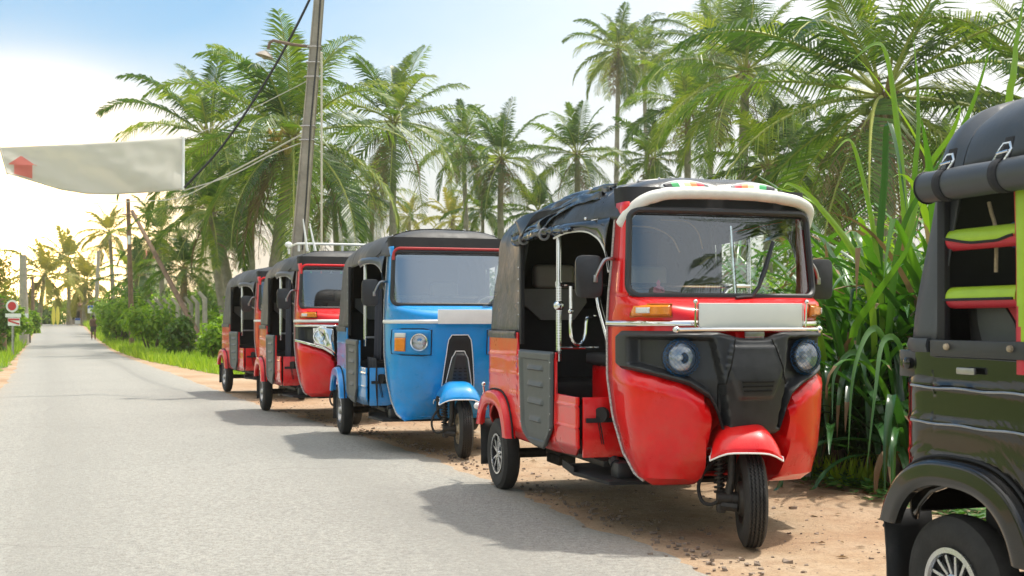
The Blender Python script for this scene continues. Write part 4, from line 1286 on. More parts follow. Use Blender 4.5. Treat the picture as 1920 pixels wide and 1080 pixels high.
tuk('auto_rickshaw', 'blue three-wheeler with a black front grille edged in white', (-.93, 10.32, -.002), radians(-73.3), 0.0,
    dict(paint=M_BLUE, style='B', glass=M_GLASS2, vinyl=M_VINYL2, seed=9, rrim='plain', frim='rust', toprim=mat('red_trim', (.45, .03, .03), rough=.5), hood=mat('blue_grey_hood', (.06, .08, .11), rough=.35), piping=M_STEEL, studs=True, hose=True,
         band=M_WHITE, plate_w=.30, plate_y=.12, turn=radians(-6), xr=-.22))
R2, r2raw, r2can = tuk('auto_rickshaw', 'red three-wheeler with chrome headlamp surrounds and a roof rack, behind the blue one', (-2.20, 12.96, .0), radians(-70.2), 0.0,
    dict(paint=M_RED, style='C', glass=M_GLASS3, vinyl=M_VINYL2, seed=17, rrim='plain', frim='plain', hood=mat('grey_hood', (.11, .11, .12), rough=.4), piping=M_STEEL, band=M_WHITE, plate_w=.22, plate_y=.12, turn=radians(0), toprim=M_RED))
R3_, r3raw, r3can = tuk('auto_rickshaw', 'farthest red three-wheeler at the end of the row, mostly hidden behind the next', (-3.475, 16.35, .0), radians(-66), 0,
    dict(paint=M_RED2, style='B', glass=M_GLASS3, vinyl=M_VINYL2, seed=23, rrim='plain', frim='plain', hood=mat('grey_hood', (.11, .11, .12), rough=.4), piping=M_STEEL, band=M_WHITE, toprim=M_RED))
BK, braw, bcan = tuk('auto_rickshaw', 'black three-wheeler with lime and red padding in its side opening', (1.89, 3.59, .0), radians(-72), 0,
    dict(paint=M_BLACKP, style='A', glass=M_GLASS, vinyl=M_GREYV, seed=31, rrim='cover', openx=-.07, xr=-.27, amp=.004, nodoor=True, ptop=.03, cx0=0.0, black=True, inner=M_BLACKP))

def black_extras(root):
    # rolled-up rain curtain with straps and buckles
    b = MB(); a0, a1 = Vector((-.05, -.665, 1.405)), Vector((.40, -.665, 1.402))
    pts = [a0.lerp(a1, i / 24) for i in range(25)]
    b.tube(pts, [.046 + .0015 * noise.noise(p * 12) for p in pts], 22, cap=True)
    rc = b.build('rolled_curtain', M_GREYV, root)
    b = MB()
    for sg, x in ((-1, a0.x), (1, a1.x)):
        sp = [(x + sg * .004, -.665 + (.006 + .0017 * k * .5) * cos(k * .55), 1.404 + (.006 + .0017 * k * .5) * sin(k * .55)) for k in range(42)]
        b.tube(sp, .0018, 4); b.build('curtain_edge', M_DARK, rc); b = MB()
    b.tube([(a0.x, -.665 + .047 * cos(a), 1.404 + .047 * sin(a)) for a in [2 * pi * k / 20 for k in range(20)]], .003, 5, closed=True)
    b.build('curtain_edge', M_DARK, rc)
    for x in (.045, .275):
        b = MB(); b.grid(lambda u, v: Vector((x - .016 + .032 * u + .006 * v, -.665 - .0490 * sin(v * 2 * pi * .62 + .35), 1.404 + .0490 * cos(v * 2 * pi * .62 + .35))), 2, 20)
        b.box((x, -.655, 1.475), (.032, .005, .07), R3('X', -.25), .001)
        stp = b.build('strap', M_BLIND, rc, solid=.003)
        b = MB(); c = Vector((x + .006, -.672, 1.463)); q = [(-.024, -.026), (.024, -.026), (.026, .010), (.012, .030), (-.012, .030), (-.026, .010)]
        b.tube([(c.x + a_ * .9 + z_ * .35, c.y - .006 * 0 - .012 * (z_ < 0), c.z + z_ * .85) for a_, z_ in q], .0042, 6, closed=True)
        b.tube([(c.x - .02, c.y - .008, c.z), (c.x + .024, c.y - .008, c.z + .003)], .0038, 6)
        b.build('buckle', M_CHROME, stp)
    # horizontal padded rails and the vertical padded post
    for z in (1.247, 1.075):
        b = MB()
        def f(u, v):
            a = 2 * pi * v; x = lerp(-.065, .255, u); e = (1 - sstep(.12, 0, u) ** 2 * .35) * 1.0
            return Vector((x, -.585 + .030 * e * cos(a), z + .032 * e * sin(a)))
        n = 28
        vs = []; fs = []; mi = []
        for i in range(n + 1):
            for k in range(24): vs.append(f(i / n, k / 24))
        bnd = .35 if z > 1.2 else .62
        for i in range(n):
            for k in range(24):
                fs.append((i * 24 + k, i * 24 + (k + 1) % 24, (i + 1) * 24 + (k + 1) % 24, (i + 1) * 24 + k))
        b.add(vs, fs); b.add([vs[k] for k in range(24)], [tuple(range(24))]); b.add([vs[n * 24 + k] for k in range(24)], [tuple(range(24))])
        for q, fc in enumerate(b.f):
            cc = sum((Vector(b.v[i]) for i in fc), Vector()) / len(fc)
            u = (cc.x + .065) / .32; line = (z + .006 - .020 * sstep(0, .5, u) + .012 * sstep(.75, 1, u)) if z > 1.2 else (z - .006)
            b.mi[q] = 0 if cc.z > line else 1
        pad = b.build('padded_rail', [M_LIME, M_REDV], root)
        b = MB()
        pts = []
        for i in range(25):
            u = .02 + .96 * i / 24; x = lerp(-.065, .255, u); line = (.006 - .020 * sstep(0, .5, u) + .012 * sstep(.75, 1, u)) if z > 1.2 else -.006
            e = 1 - sstep(.12, 0, u) ** 2 * .35; l_ = max(-.03, min(.03, line)); pts.append((x, -.585 - .031 * e * sqrt(max(0, 1 - (l_ / (.033 * e)) ** 2)), z + line))
        b.tube(pts, .0045, 6); b.build('piping', M_DARK, pad)
    b = MB(); pts = [Vector((.30, -.60, .86 + .56 * i / 30)) for i in range(31)]
    vs = []; fs = []
    for i, p in enumerate(pts):
        w = .042 + .012 * sstep(.5, 1, i / 30)
        for k in range(24): a = 2 * pi * k / 24; vs.append(p + Vector((w * cos(a), .034 * sin(a), 0)))
    for i in range(30):
        for k in range(24): fs.append((i * 24 + k, i * 24 + (k + 1) % 24, (i + 1) * 24 + (k + 1) % 24, (i + 1) * 24 + k))
    b.add(vs, fs)
    for q, fc in enumerate(b.f):
        cc = sum((Vector(b.v[i]) for i in fc), Vector()) / len(fc); ln = .272 + .03 * sstep(1.1, .92, cc.z)
        b.mi[q] = 0 if (cc.x > ln + .004 and cc.z > .93) else 1
    b.build('padded_post', [M_LIME, M_REDV], root)
    # window sill rail, skirt corner, stays, speaker
    b = MB(); b.box((.36, -.634, .925), (.86, .012, .05), None, .004); sl = b.build('opening_sill', M_PLASTIC, root)
    for x in (.01, .27, .55): b = MB(); b.lathe([(.010, 0), (.009, .008), (.004, .012), (0, .012)], 12, T4(x, -.641, .930) @ R4('X', radians(90))); b.build('turn_button', M_RUST, sl)
    b = MB(); b.box((.10, -.648, .862), (.075, .010, .020), None, .004); b.build('latch', M_STEEL, root)
    b = MB(); b.box((-.185, -.620, .875), (.10, .012, .085), None, .006); b.lathe([(.018, 0), (.018, .010), (.010, .014), (0, .014)], 16, T4(-.185, -.627, .875) @ R4('X', radians(90))); b.build('fuel_cap', M_BLACKP, root)
    b = MB(); b.tube(curve_pts([(.02, -.50, 1.36), (.03, -.50, 1.33), (.05, -.5, 1.27), (.05, -.5, 1.15)], 5), .006, 6); b.build('cabin_stay', M_RUST, root)
    b = MB()
    for r in (.07, .10, .13): b.tube([(.15 + r * cos(a), -.42 + r * sin(a) * .6, 1.40) for a in [2 * pi * k / 24 for k in range(24)]], .005, 6, closed=True)
    b.build('ceiling_fan_guard', M_STEEL, root)
    b = MB(); b.tube([(.08 , -.45 + .03 * cos(a), 1.26 + .03 * sin(a)) for a in [2 * pi * k / 20 for k in range(20)]], .010, 8, closed=True); b.build('hoop', mat('deep_blue_plastic', (.01, .12, .32), rough=.3), root)
    b = MB(); b.prism([(.00, 1.06), (.12, 1.06), (.17, 1.0), (.21, .88), (.06, .88)], 'y', -.54, -.46); b.build('seat_side', M_GREY, root)
    b = MB(); b.prism([(.125, 1.06), (.30, 1.06), (.30, .88), (.215, .88), (.175, 1.0)], 'y', -.535, -.455); b.build('seat_bolster', M_REDV, root)
    b = MB()
    for z, y in ((.807, -.637), (.70, -.637)):
        b = MB(); b.tube([(x, y - .002, z + .002 * sin(x * 30)) for x in [-.16 + .04 * k for k in range(40)] if x < 1.4], .0038, 6); b.build('body_moulding', M_STEEL, root)
black_extras(BK)

def roof_rack(root):
    b = MB()
    b.tube(curve_pts([(.80, -.45, 1.75), (.90, -.45, 1.77), (1.3, -.45, 1.775), (1.38, -.42, 1.775), (1.42, -.2, 1.775), (1.42, .3, 1.775), (1.36, .45, 1.775), (.9, .45, 1.77)], 5), .012, 8)
    for x, y in ((.85, -.45), (1.36, -.43), (1.42, 0), (1.36, .43)): b.tube([(x, y, 1.70), (x, y, 1.77)], .012, 8)
    b.build('roof_rack', M_WHITE, root)
    b = MB(); b.tube([(1.45, -.36, 1.70), (1.43, -.40, 2.02)], [.014, .006], 8); b.build('aerial', M_WHITE, root); b = MB(); b.tube([(1.45, -.28, 1.70), (1.41, -.33, 1.98)], [.014, .006], 8); b.build('aerial', M_WHITE, root); b = MB(); b.ball((.82, -.45, 1.80), .04, 12, sc=(1, 1, .8)); b.build('beacon', M_WHITE, root)
    for k in range(6):
        b = MB(); y = -.36 + k * .10; b.prism([(y - .012, 1.47), (y + .012, 1.47), (y, 1.495)], 'x', 1.660, 1.663); b.build('pennant', mat(['green_felt', 'red_felt', 'white_felt'][k % 3], [(.02, .4, .1), (.6, .03, .03), (.7, .7, .7)][k % 3], rough=.8), root)
roof_rack(R2)

def curtain(root, x0, x1, y, z0, z1, m, seed):
    b = MB()
    b.grid(lambda u, v: Vector((lerp(x0, x1, u) + .02 * sin(v * 3), y + .02 * sin(u * 14 + seed) * (1 - .5 * v), lerp(z0, z1, v))), 20, 12)
    b.build('side_curtain', m, root, solid=.004)
for t_, c_ in ((R2, 1),):
    curtain(t_, 1.12, 1.45, -.52, .45, 1.44, M_NAVY, 2)
blue_ = [o for o in COL.objects if o.parent is None and o.get('label', '').startswith('blue')][0]
tcv = bpy.data.curves.new('script_tmp', 'FONT'); tcv.body = 'fan'; tcv.size = .085; tcv.shear = .35; tcv.extrude = .001
to = bpy.data.objects.new('script_tmp', tcv); COL.objects.link(to); bpy.context.view_layer.update()
tm = bpy.data.meshes.new_from_object(to); bpy.data.objects.remove(to); tm.name = 'script_lettering'
ts = bpy.data.objects.new('script_lettering', tm); COL.objects.link(ts); ts.parent = blue_; tm.materials.clear(); tm.materials.append(M_WHITE)
rwB = make_shell('B'); ph_ = phi_of_y(rwB, .19, .45); q_ = rwB(ph_, .45, .008)
ts.location = q_; ts.rotation_euler = (radians(90), 0, radians(90) + .45)
blue = [o for o in COL.objects if o.parent is None and o.get('label', '').startswith('blue')][0]
curtain(blue, 1.15, 1.46, -.50, .70, 1.25, M_NAVY, 4)
curtain(blue, 1.10, 1.46, -.56, .34, .72, M_BLIND, 6)

# figurine on the dashboard
fg = MB(); fx, fy, fz = 1.66, -.30, 1.103
fg.lathe([(.038, 0), (.040, .006), (.036, .016), (0, .016)], 24, T4(fx, fy, fz), 1)
fg.lathe([(0, .016), (.030, .018), (.034, .026), (.026, .034), (.016, .037), (.017, .050), (.021, .062), (.012, .070), (.006, .073), (.009, .080), (.010, .087), (.006, .094), (.003, .099), (0, .101)], 20, T4(fx, fy, fz) @ Matrix.Diagonal((.8, 1, 1, 1)), 0)
for sg in (-1, 1): fg.tube([(fx, fy + sg * .018, fz + .063), (fx + .006, fy + sg * .026, fz + .046), (fx + .014, fy + sg * .006, fz + .036)], [.006, .005, .004], 8)
f_o = fg.build('figurine', [M_PINK, M_WHITE])
f_o.matrix_world = NR.matrix_basis @ Matrix.Identity(4)
f_o.location = NR.location; f_o.rotation_euler = NR.rotation_euler
f_o.scale = (1.15, 1.15, 1.15) if False else (1, 1, 1)
tag(f_o, 'small pink seated figurine on the dashboard behind the near windscreen', 'figurine')
# ------------------------------------------------------------------ vegetation
def leaf_mat(name, cols, trans=.35, rough=.45, tcol=None, gloss=.5):
    m = bpy.data.materials.new(name); m.use_nodes = True; nt = m.node_tree; b = nt.nodes['Principled BSDF']; out = nt.nodes['Material Output']
    at = nt.nodes.new('ShaderNodeAttribute'); at.attribute_name = 'tint'
    co = nt.nodes.new('ShaderNodeTexCoord').outputs['Object']; n = ntex(nt, co, 1.3, 4)
    ad = nt.nodes.new('ShaderNodeMath'); ad.operation = 'MULTIPLY_ADD'; nt.links.new(n.outputs['Fac'], ad.inputs[0]); ad.inputs[1].default_value = .5
    ad2 = nt.nodes.new('ShaderNodeMath'); ad2.operation = 'SUBTRACT'; nt.links.new(at.outputs['Fac'], ad2.inputs[0]); ad2.inputs[1].default_value = .25
    nt.links.new(ad2.outputs[0], ad.inputs[2])
    k = len(cols); c = ramp(nt, ad.outputs[0], [(i / (k - 1), cc) for i, cc in enumerate(cols)])
    nt.links.new(c, b.inputs['Base Color']); b.inputs['Roughness'].default_value = rough; b.inputs['Specular IOR Level'].default_value = gloss
    tr = nt.nodes.new('ShaderNodeBsdfTranslucent'); tc_ = mixc(nt, 1.0, c, tcol or (1.6, 1.7, .5), 'MULTIPLY'); nt.links.new(tc_, tr.inputs[0])
    mx = nt.nodes.new('ShaderNodeMixShader'); mx.inputs[0].default_value = trans
    nt.links.new(b.outputs[0], mx.inputs[1]); nt.links.new(tr.outputs[0], mx.inputs[2]); nt.links.new(mx.outputs[0], out.inputs[0])
    return m
L_PALM = leaf_mat('palm_leaflets', [(.022, .060, .012), (.060, .125, .018), (.15, .225, .026), (.36, .37, .05)], .38, .34)
L_FARP = leaf_mat('glow_tinted_palm_leaflets', [(.14, .17, .02), (.27, .27, .035), (.42, .38, .06)], .42, .5, (1.6, 1.4, .4))  # golden glow of the far left mixed into the far palms' leaf colour
L_STALK = mat('frond_stalk', (.34, .36, .07), rough=.5, nscale=3, namt=.25)
L_DEAD = leaf_mat('dry_frond', [(.16, .10, .05), (.28, .19, .10), (.36, .27, .16)], .2, .8, (1.1, 1, .8))
L_TRUNK = mat('palm_bark', (.30, .26, .21), rough=.9, nscale=4, namt=.35, bump=.8, bscale=9)
L_NUT = mat('yellow_coconut', (.50, .34, .06), rough=.5, nscale=5, namt=.2)
L_NUTO = mat('orange_coconut', (.55, .24, .05), rough=.5, nscale=5, namt=.2)
L_BUSH = leaf_mat('shrub_leaves', [(.06, .13, .014), (.15, .27, .025), (.27, .40, .04), (.42, .50, .07)], .42)
L_BUSHD = leaf_mat('dark_shrub_leaves', [(.035, .08, .014), (.08, .16, .02), (.14, .24, .03)], .35)
L_GOLD = leaf_mat('sunlit_tree_leaves', [(.12, .14, .02), (.26, .26, .04), (.40, .34, .07)], .42, .6, (1.5, 1.3, .5))  # warm low glow put into the leaf colour
L_STRAP = leaf_mat('strap_leaves', [(.020, .065, .028), (.042, .13, .032), (.10, .24, .033), (.26, .40, .05)], .28, .26, (1.6, 1.7, .4), .6)
L_GRASS = leaf_mat('grass_blades', [(.18, .28, .015), (.30, .44, .03), (.46, .56, .06)], .35)
L_COVER = leaf_mat('creeper_leaves', [(.03, .09, .02), (.06, .17, .03), (.12, .25, .05)], .25)
L_BARK = mat('shrub_bark', (.13, .10, .07), rough=.9, nscale=10, namt=.3)

def frond(b, org, az, el, L, rnd, nleaf=40, droop=1.0, lw=.04, dead=False, wind=0.0):
    """one pinnate frond; slots 0 leaflets, 1 stalk, 2 dry"""
    n = 13; p = Vector(org); e = el; pts = [p.copy()]; dirs = []
    tw = rnd.uniform(-.35, .35)
    for i in range(n):
        d = Vector((cos(az) * cos(e), sin(az) * cos(e), sin(e))); dirs.append(d)
        p = p + d * (L / n); pts.append(p.copy())
        t = (i + 1) / n
        e -= droop * (.03 + .17 * t * t) * (cos(e) * .8 + .35)
        e = max(e, -1.5); az += tw * .03
    dirs.append(dirs[-1])
    rr = [lerp(.042, .010, i / n) * (L / 4) for i in range(n + 1)]
    b.tube(pts, rr, 4, mi=2 if dead else 1, cap=False)
    tin = rnd.random() * .75 + .08
    mi = 2 if dead else 0
    for k in range(nleaf):
        t = .14 + .86 * (k + .5) / nleaf
        f = t * n; i = min(int(f), n - 1); q = pts[i].lerp(pts[i + 1], f - i); d = dirs[i]
        side0 = d.cross(Vector((0, 0, 1)))
        if side0.length < .05: side0 = Vector((-sin(az), cos(az), 0))
        side0.normalize(); up = side0.cross(d).normalized()
        ll = L * .25 * (sin(pi * min(1, t * .80 + .16)) ** .6) * rnd.uniform(.85, 1.1)
        for sg in (-1, 1):
            if rnd.random() < (.35 if dead else .04): continue
            fw = lerp(.35, 1.1, t)
            v = (side0 * sg + d * fw + up * rnd.uniform(.0, .28)).normalized()
            a = q; m_ = a + v * ll * .5
            g_ = rnd.uniform(.12, .5) + .45 * (1 - max(0, d.z)) * (1.6 if dead else 1)
            v2 = (v + Vector((wind * .25, 0, -g_ - .35 * (1 - t)))).normalized()
            c_ = m_ + v2 * ll * .52
            w = (d * .8 + up * .3 * sg).normalized() * lw * rnd.uniform(.8, 1.15)
            b.add([a - w * .35, a + w * .35, m_ + w * .5, m_ - w * .5, c_], [(0, 1, 2, 3), (3, 2, 4)], mi, min(1, max(0, tin + rnd.uniform(-.2, .2))))

def palm_crown(seed, nf, L, nleaf, lw, dead=4, dense=1.0, droop=1.0, up=1.0):
    rnd = random.Random(seed); b = MB()
    for k in range(nf):
        t = k / (nf - 1)
        el = radians(lerp(84 * up, -48, t ** .92)) + rnd.uniform(-.12, .12)
        az = k * 2.39996 + rnd.uniform(-.3, .3)
        Lk = L * lerp(.72, 1.0, min(1, t * 2.2)) * rnd.uniform(.88, 1.06)
        frond(b, (cos(az) * .10, sin(az) * .10, .25 * (1 - t)), az, el, Lk, rnd, nleaf, droop * lerp(.75, 1.15, t), lw)
    for k in range(dead):
        az = rnd.uniform(0, 2 * pi)
        frond(b, (cos(az) * .1, sin(az) * .1, -.15), az, radians(rnd.uniform(-62, -35)), L * rnd.uniform(.55, .8), rnd, nleaf * 2 // 3, 1.0, lw, dead=True)
    # fibrous heart
    for k in range(26):
        a = rnd.uniform(0, 2 * pi); r = rnd.uniform(.05, .26); z = rnd.uniform(-.45, .25)
        b.tube([(cos(a) * r * .5, sin(a) * r * .5, z - .15), (cos(a) * r * 1.5, sin(a) * r * 1.5, z + rnd.uniform(-.1, .35))], [.045, .02], 4, mi=2)
    return b
CR = {}
def crown_mesh(key, **k):
    if key not in CR:
        b = palm_crown(**k); o = b.build('crown', [L_PALM, L_STALK, L_DEAD], None, smooth=False, fixn=False); CR[key] = o.data; bpy.data.objects.remove(o)
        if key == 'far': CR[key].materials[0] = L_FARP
    return CR[key]

def palm(label, cx, cy, D, key, sc=1.0, base=None, rot=0.0, tr=.13, lean=None, nuts=0, nutm=None, tilt=(0, 0), flower=False):
    """crown heart at pixel (cx, cy) at distance D; base = pixel x of the foot"""
    top = px(cx, cy, D); bx = base if base is not None else cx
    gx = (bx - 960) * D / F_PX; gz = ground_z(gx, D) - .1
    root = empty('palm_tree', (gx, D, gz), 0, label=label, cat='palm tree', group='coconut palms behind the three-wheelers')
    rel = top - Vector((gx, D, gz))
    b = MB(); pts = []; rr = []; n = 26
    for i in range(n + 1):
        t = i / n; bend = (lean or 0) * sin(pi * t)
        w = t ** 1.25
        pts.append(Vector((rel.x * w + bend, rel.y * t, rel.z * t))); rr.append(tr * (1.25 - .45 * t + .5 * (1 - t) ** 6) * (1 + (.05 if i % 2 else -.03)))
    b.tube(pts, rr, 10); b.build('trunk', L_TRUNK, root)
    c = bpy.data.objects.new('crown', CR[key]); COL.objects.link(c); c.parent = root; c.location = rel; c.rotation_euler = (tilt[0], tilt[1], rot); c.scale = (sc, sc, sc)
    rnd = random.Random(int(cx) * 7 + int(cy))
    for k in range(nuts):
        a = rnd.uniform(0, 2 * pi) ; r = rnd.uniform(.20, .42) * sc
        b = MB(); b.ball(rel + Vector((cos(a) * r, sin(a) * r, -.25 * sc + rnd.uniform(-.22, .14))), .115 * sc ** .5, 8, sc=(1, 1, 1.2)); b.build('coconut', nutm or L_NUT, root)
    if flower:
        b = MB()
        for k in range(26): b.tube([rel + Vector((-.32, -.25, -.05)), rel + Vector((-.42 + rnd.uniform(-.28, .2), -.35 + rnd.uniform(-.1, .1), rnd.uniform(-.1, .3)))], [.02, .03], 4)
        b.build('flower_spray', mat('palm_blossom', (.62, .42, .12), rough=.8), root)
    return root

crown_mesh('big', seed=11, nf=26, L=4.5, nleaf=54, lw=.052, dead=5)
crown_mesh('big2', seed=25, nf=26, L=4.4, nleaf=56, lw=.050, dead=6, droop=1.1)
crown_mesh('hang', seed=37, nf=31, L=4.7, nleaf=54, lw=.056, dead=8, droop=1.3)
crown_mesh('mid', seed=41, nf=22, L=4.2, nleaf=40, lw=.072, dead=4)
crown_mesh('mid2', seed=57, nf=22, L=4.2, nleaf=40, lw=.072, dead=5, droop=.9)
crown_mesh('mid3', seed=77, nf=25, L=4.2, nleaf=42, lw=.070, dead=6, droop=1.25)
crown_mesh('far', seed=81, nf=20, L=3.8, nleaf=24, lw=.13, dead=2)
crown_mesh('young', seed=93, nf=22, L=3.6, nleaf=34, lw=.09, dead=2, droop=.85, up=1.0)

palm('leafy palm whose frond reaches out over the white banner', 392, 262, 44, 'mid3', 1.12, 432, .5, tr=.15, lean=-.3)
palm('palm with yellow coconuts and a blossom spray, right behind the concrete pole', 548, 262, 34, 'hang', 1.0, 500, 2.1, tr=.17, nuts=14, flower=True)
palm('palm just right of the concrete pole, above the blue three-wheeler', 738, 232, 46, 'mid', 1.0, 735, 1.0, tr=.14)
palm('short palm behind the nearest red roof, trunk curving down beside the blue roof', 940, 300, 50, 'mid2', .78, 955, 3.0, tr=.15, lean=-.2)
palm('pale palm half hidden between two others above the blue roof', 868, 272, 62, 'mid3', .80, 880, 4.4, tr=.14)
palm('dark dense palm directly above the front of the nearest red roof', 1082, 292, 52, 'mid', .80, 1085, 4.1, tr=.15)
palm('tallest slender palm with a straight bare pale trunk', 1160, 96, 60, 'mid3', .80, 1152, .2, tr=.13)
palm('tall palm with a trunk bowed towards the right, next to the straight slender one', 1207, 110, 66, 'mid', .80, 1245, 5.1, tr=.13, lean=-.35)
palm('palm loaded with orange coconuts above the windscreen of the nearest red one', 1398, 140, 38, 'big', .95, 1385, 1.6, tr=.17, nuts=18, nutm=L_NUTO)
palm('shaggy palm with yellowing fronds, left of the one with orange coconuts', 1290, 205, 48, 'mid3', .86, 1288, 2.4, tr=.15)
palm('palm partly hidden behind the one with orange coconuts', 1335, 85, 58, 'mid2', .95, 1330, .9, tr=.14)
palm('largest nearest palm, its ringed trunk rising between strap leaves and black hood', 1655, 190, 23.5, 'big2', 1.12, 1662, 2.95, tr=.21, nuts=7, nutm=mat('green_coconut', (.20, .24, .05), rough=.5))
palm('palm whose fronds reach in above the black hood', 2000, 215, 24, 'big', 1.1, 2030, 3.3, tr=.19)
palm('low bushy palm behind the strap leaved plants', 1500, 300, 42, 'mid3', .80, 1500, 1.1, tr=.15)
palm('young yellow green palm beneath the orange coconuts', 1440, 315, 36, 'young', .75, 1440, .4, tr=.14)
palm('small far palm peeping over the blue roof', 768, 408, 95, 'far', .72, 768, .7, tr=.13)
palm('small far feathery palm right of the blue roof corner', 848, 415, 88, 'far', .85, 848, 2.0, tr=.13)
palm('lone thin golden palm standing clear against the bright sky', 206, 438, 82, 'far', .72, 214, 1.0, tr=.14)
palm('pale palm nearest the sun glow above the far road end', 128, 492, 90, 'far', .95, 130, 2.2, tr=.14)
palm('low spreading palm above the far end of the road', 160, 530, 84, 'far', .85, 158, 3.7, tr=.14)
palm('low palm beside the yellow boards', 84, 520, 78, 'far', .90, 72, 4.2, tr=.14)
palm('hanging leafy palm low behind the farthest three-wheeler', 300, 440, 56, 'mid2', .62, 306, 5.0, tr=.12)
palm('low palm behind the leaning timber stay', 345, 505, 46, 'young', .62, 345, .3, tr=.13)
palm('low palm left of the concrete fence posts', 262, 520, 60, 'young', .72, 262, 2.6, tr=.13)
palm('palm with a pale leaning trunk beside the farthest three-wheeler', 395, 400, 36, 'mid', .62, 432, 2.2, tr=.15, lean=.2)
palm('brown trunked palm in the shade under the blossoming one', 468, 380, 42, 'mid3', .72, 474, 5.6, tr=.14)
palm('low palm over the roof of the red one with the rack', 625, 372, 48, 'young', .80, 640, 4.8, tr=.13)
palm('low dense palm behind the blue roof', 700, 360, 58, 'mid3', .72, 690, 3.1, tr=.13)
palm('yellowing palm low between the blue and nearest red roofs', 905, 395, 66, 'young', .70, 905, 1.9, tr=.12)
palm('low palm seen past the nearest red roof edge', 1010, 400, 60, 'young', .80, 1010, .2, tr=.12)
palm('palm filling the gap under the tall slender pair', 1225, 300, 54, 'young', .85, 1225, 4.0, tr=.12)
palm('shady low palm left of the largest trunk', 1560, 345, 38, 'young', .80, 1560, 2.8, tr=.13)
palm('feathery palm between largest trunk and black hood', 1765, 330, 40, 'mid', .80, 1765, 5.2, tr=.14)

def leafy(name, label, cat, group, c, rx, ry, rz, n, ls, m, seed, stems=5, bark=L_BARK, trunk=None):
    """shrub or tree: many leaf faces spread through lumpy clumps, on real stems"""
    rnd = random.Random(seed); gx, gy = c[0], c[1]; gz = ground_z(gx, gy)
    root = empty(name, (gx, gy, gz), 0, label=label, cat=cat, group=group)
    b = MB(); lumps = []
    cz = (c[2] - gz)
    for k in range(max(5, int(9 + rx * 2))):
        a = rnd.uniform(0, 2 * pi); r = sqrt(rnd.random()) * .75
        lumps.append((Vector((rx * r * cos(a), ry * r * sin(a), cz + rz * rnd.uniform(-.65, .6))), rnd.uniform(.3, .55)))
    for i in range(n):
        lc, lr = rnd.choice(lumps)
        d = Vector((rnd.gauss(0, 1), rnd.gauss(0, 1), rnd.gauss(0, 1))).normalized() * (rnd.random() ** .35)
        p = lc + Vector((d.x * rx * lr, d.y * ry * lr, d.z * rz * lr * 1.2))
        if p.z < .02: p.z = rnd.uniform(.02, .15)
        nrm_ = (d + Vector((rnd.uniform(-.8, .8), rnd.uniform(-.8, .8), rnd.uniform(0, .9)))).normalized()
        t = nrm_.orthogonal().normalized(); t = Quaternion(nrm_, rnd.uniform(0, 6.28)) @ t; w = nrm_.cross(t)
        s_ = ls * rnd.uniform(.6, 1.3)
        b.add([p, p + t * s_ * .5 + w * s_ * .26 + nrm_ * s_ * .06, p + t * s_ - Vector((0, 0, s_ * .18)), p + t * s_ * .5 - w * s_ * .26 + nrm_ * s_ * .06], [(0, 1, 2, 3)], 0, rnd.random() * .6 + .2)
    b.build('foliage' if not trunk else 'crown', m, root, smooth=False, fixn=False)
    b = MB()
    for k in range(stems):
        lc, lr = lumps[k % len(lumps)]
        st = Vector((lc.x * .25, lc.y * .25, -.05)) if not trunk else Vector((0, 0, trunk * .6))
        b.tube(curve_pts([st, st.lerp(lc, .5) + Vector((rnd.uniform(-.1, .1), rnd.uniform(-.1, .1), .1)), lc], 4), [lerp(.03, .008, i / 8) * (1 + rx * .3) for i in range(9)], 5)
    if trunk: b.tube([(0, 0, -.1), (.03, 0, trunk * .5), (0, 0, trunk)], [.16, .12, .10], 9)
    b.build('stem' if not trunk else 'trunk', bark, root)
    return root
GB = 'shrubs along the roadside'
for i, (x, y, h, key, lab) in enumerate([(13.5, -4.6, 4.2, 'big', 'short palm mirrored in the near windscreen'), (17.5, -5.5, 6.5, 'big2', 'tall palm mirrored in the near windscreen'), (17, -1.5, 6, 'hang', 'shaggy palm mirrored at the right of the near windscreen'), (-9, -6, 7, 'big', 'palm on the opposite verge facing the black flank'), (-11, 2, 7.5, 'big2', 'palm on the opposite verge facing the near red flank'), (-15, 9, 8, 'hang', 'palm on the opposite verge outside the picture')]):
    root = empty('palm_tree', (x, y, 0), 0, label=lab, cat='palm tree', group='palms on the opposite side, mirrored in the paint')
    b = MB(); b.tube([(0, 0, -.2), (.2, .1, h * .5), (0, 0, h)], [.24, .17, .14], 9); b.build('trunk', L_TRUNK, root)
    o = bpy.data.objects.new('crown', CR[key]); COL.objects.link(o); o.parent = root; o.location = (0, 0, h); o.rotation_euler = (0, 0, i)
for i, (x, y, r, h, lab) in enumerate([(13.8, -4.2, 1.9, 1.7, 'wide thicket facing the near windscreen'), (16, -1.5, 2.4, 2.2, 'tall thicket facing the near windscreen'), (-6.5, -4, 1.9, 1.5, 'thicket on the opposite verge facing the black rear wheel'), (-8.5, 0, 2.2, 2.0, 'thicket on the opposite verge facing the near red door'), (-9.5, 4.5, 2.4, 2.0, 'thicket on the opposite verge facing the blue door')]):
    leafy('shrub', lab, 'shrub', 'thickets mirrored in the paint', (x, y, h * .55), r, r, h * .6, 1800, .22, L_BUSHD, 300 + i)

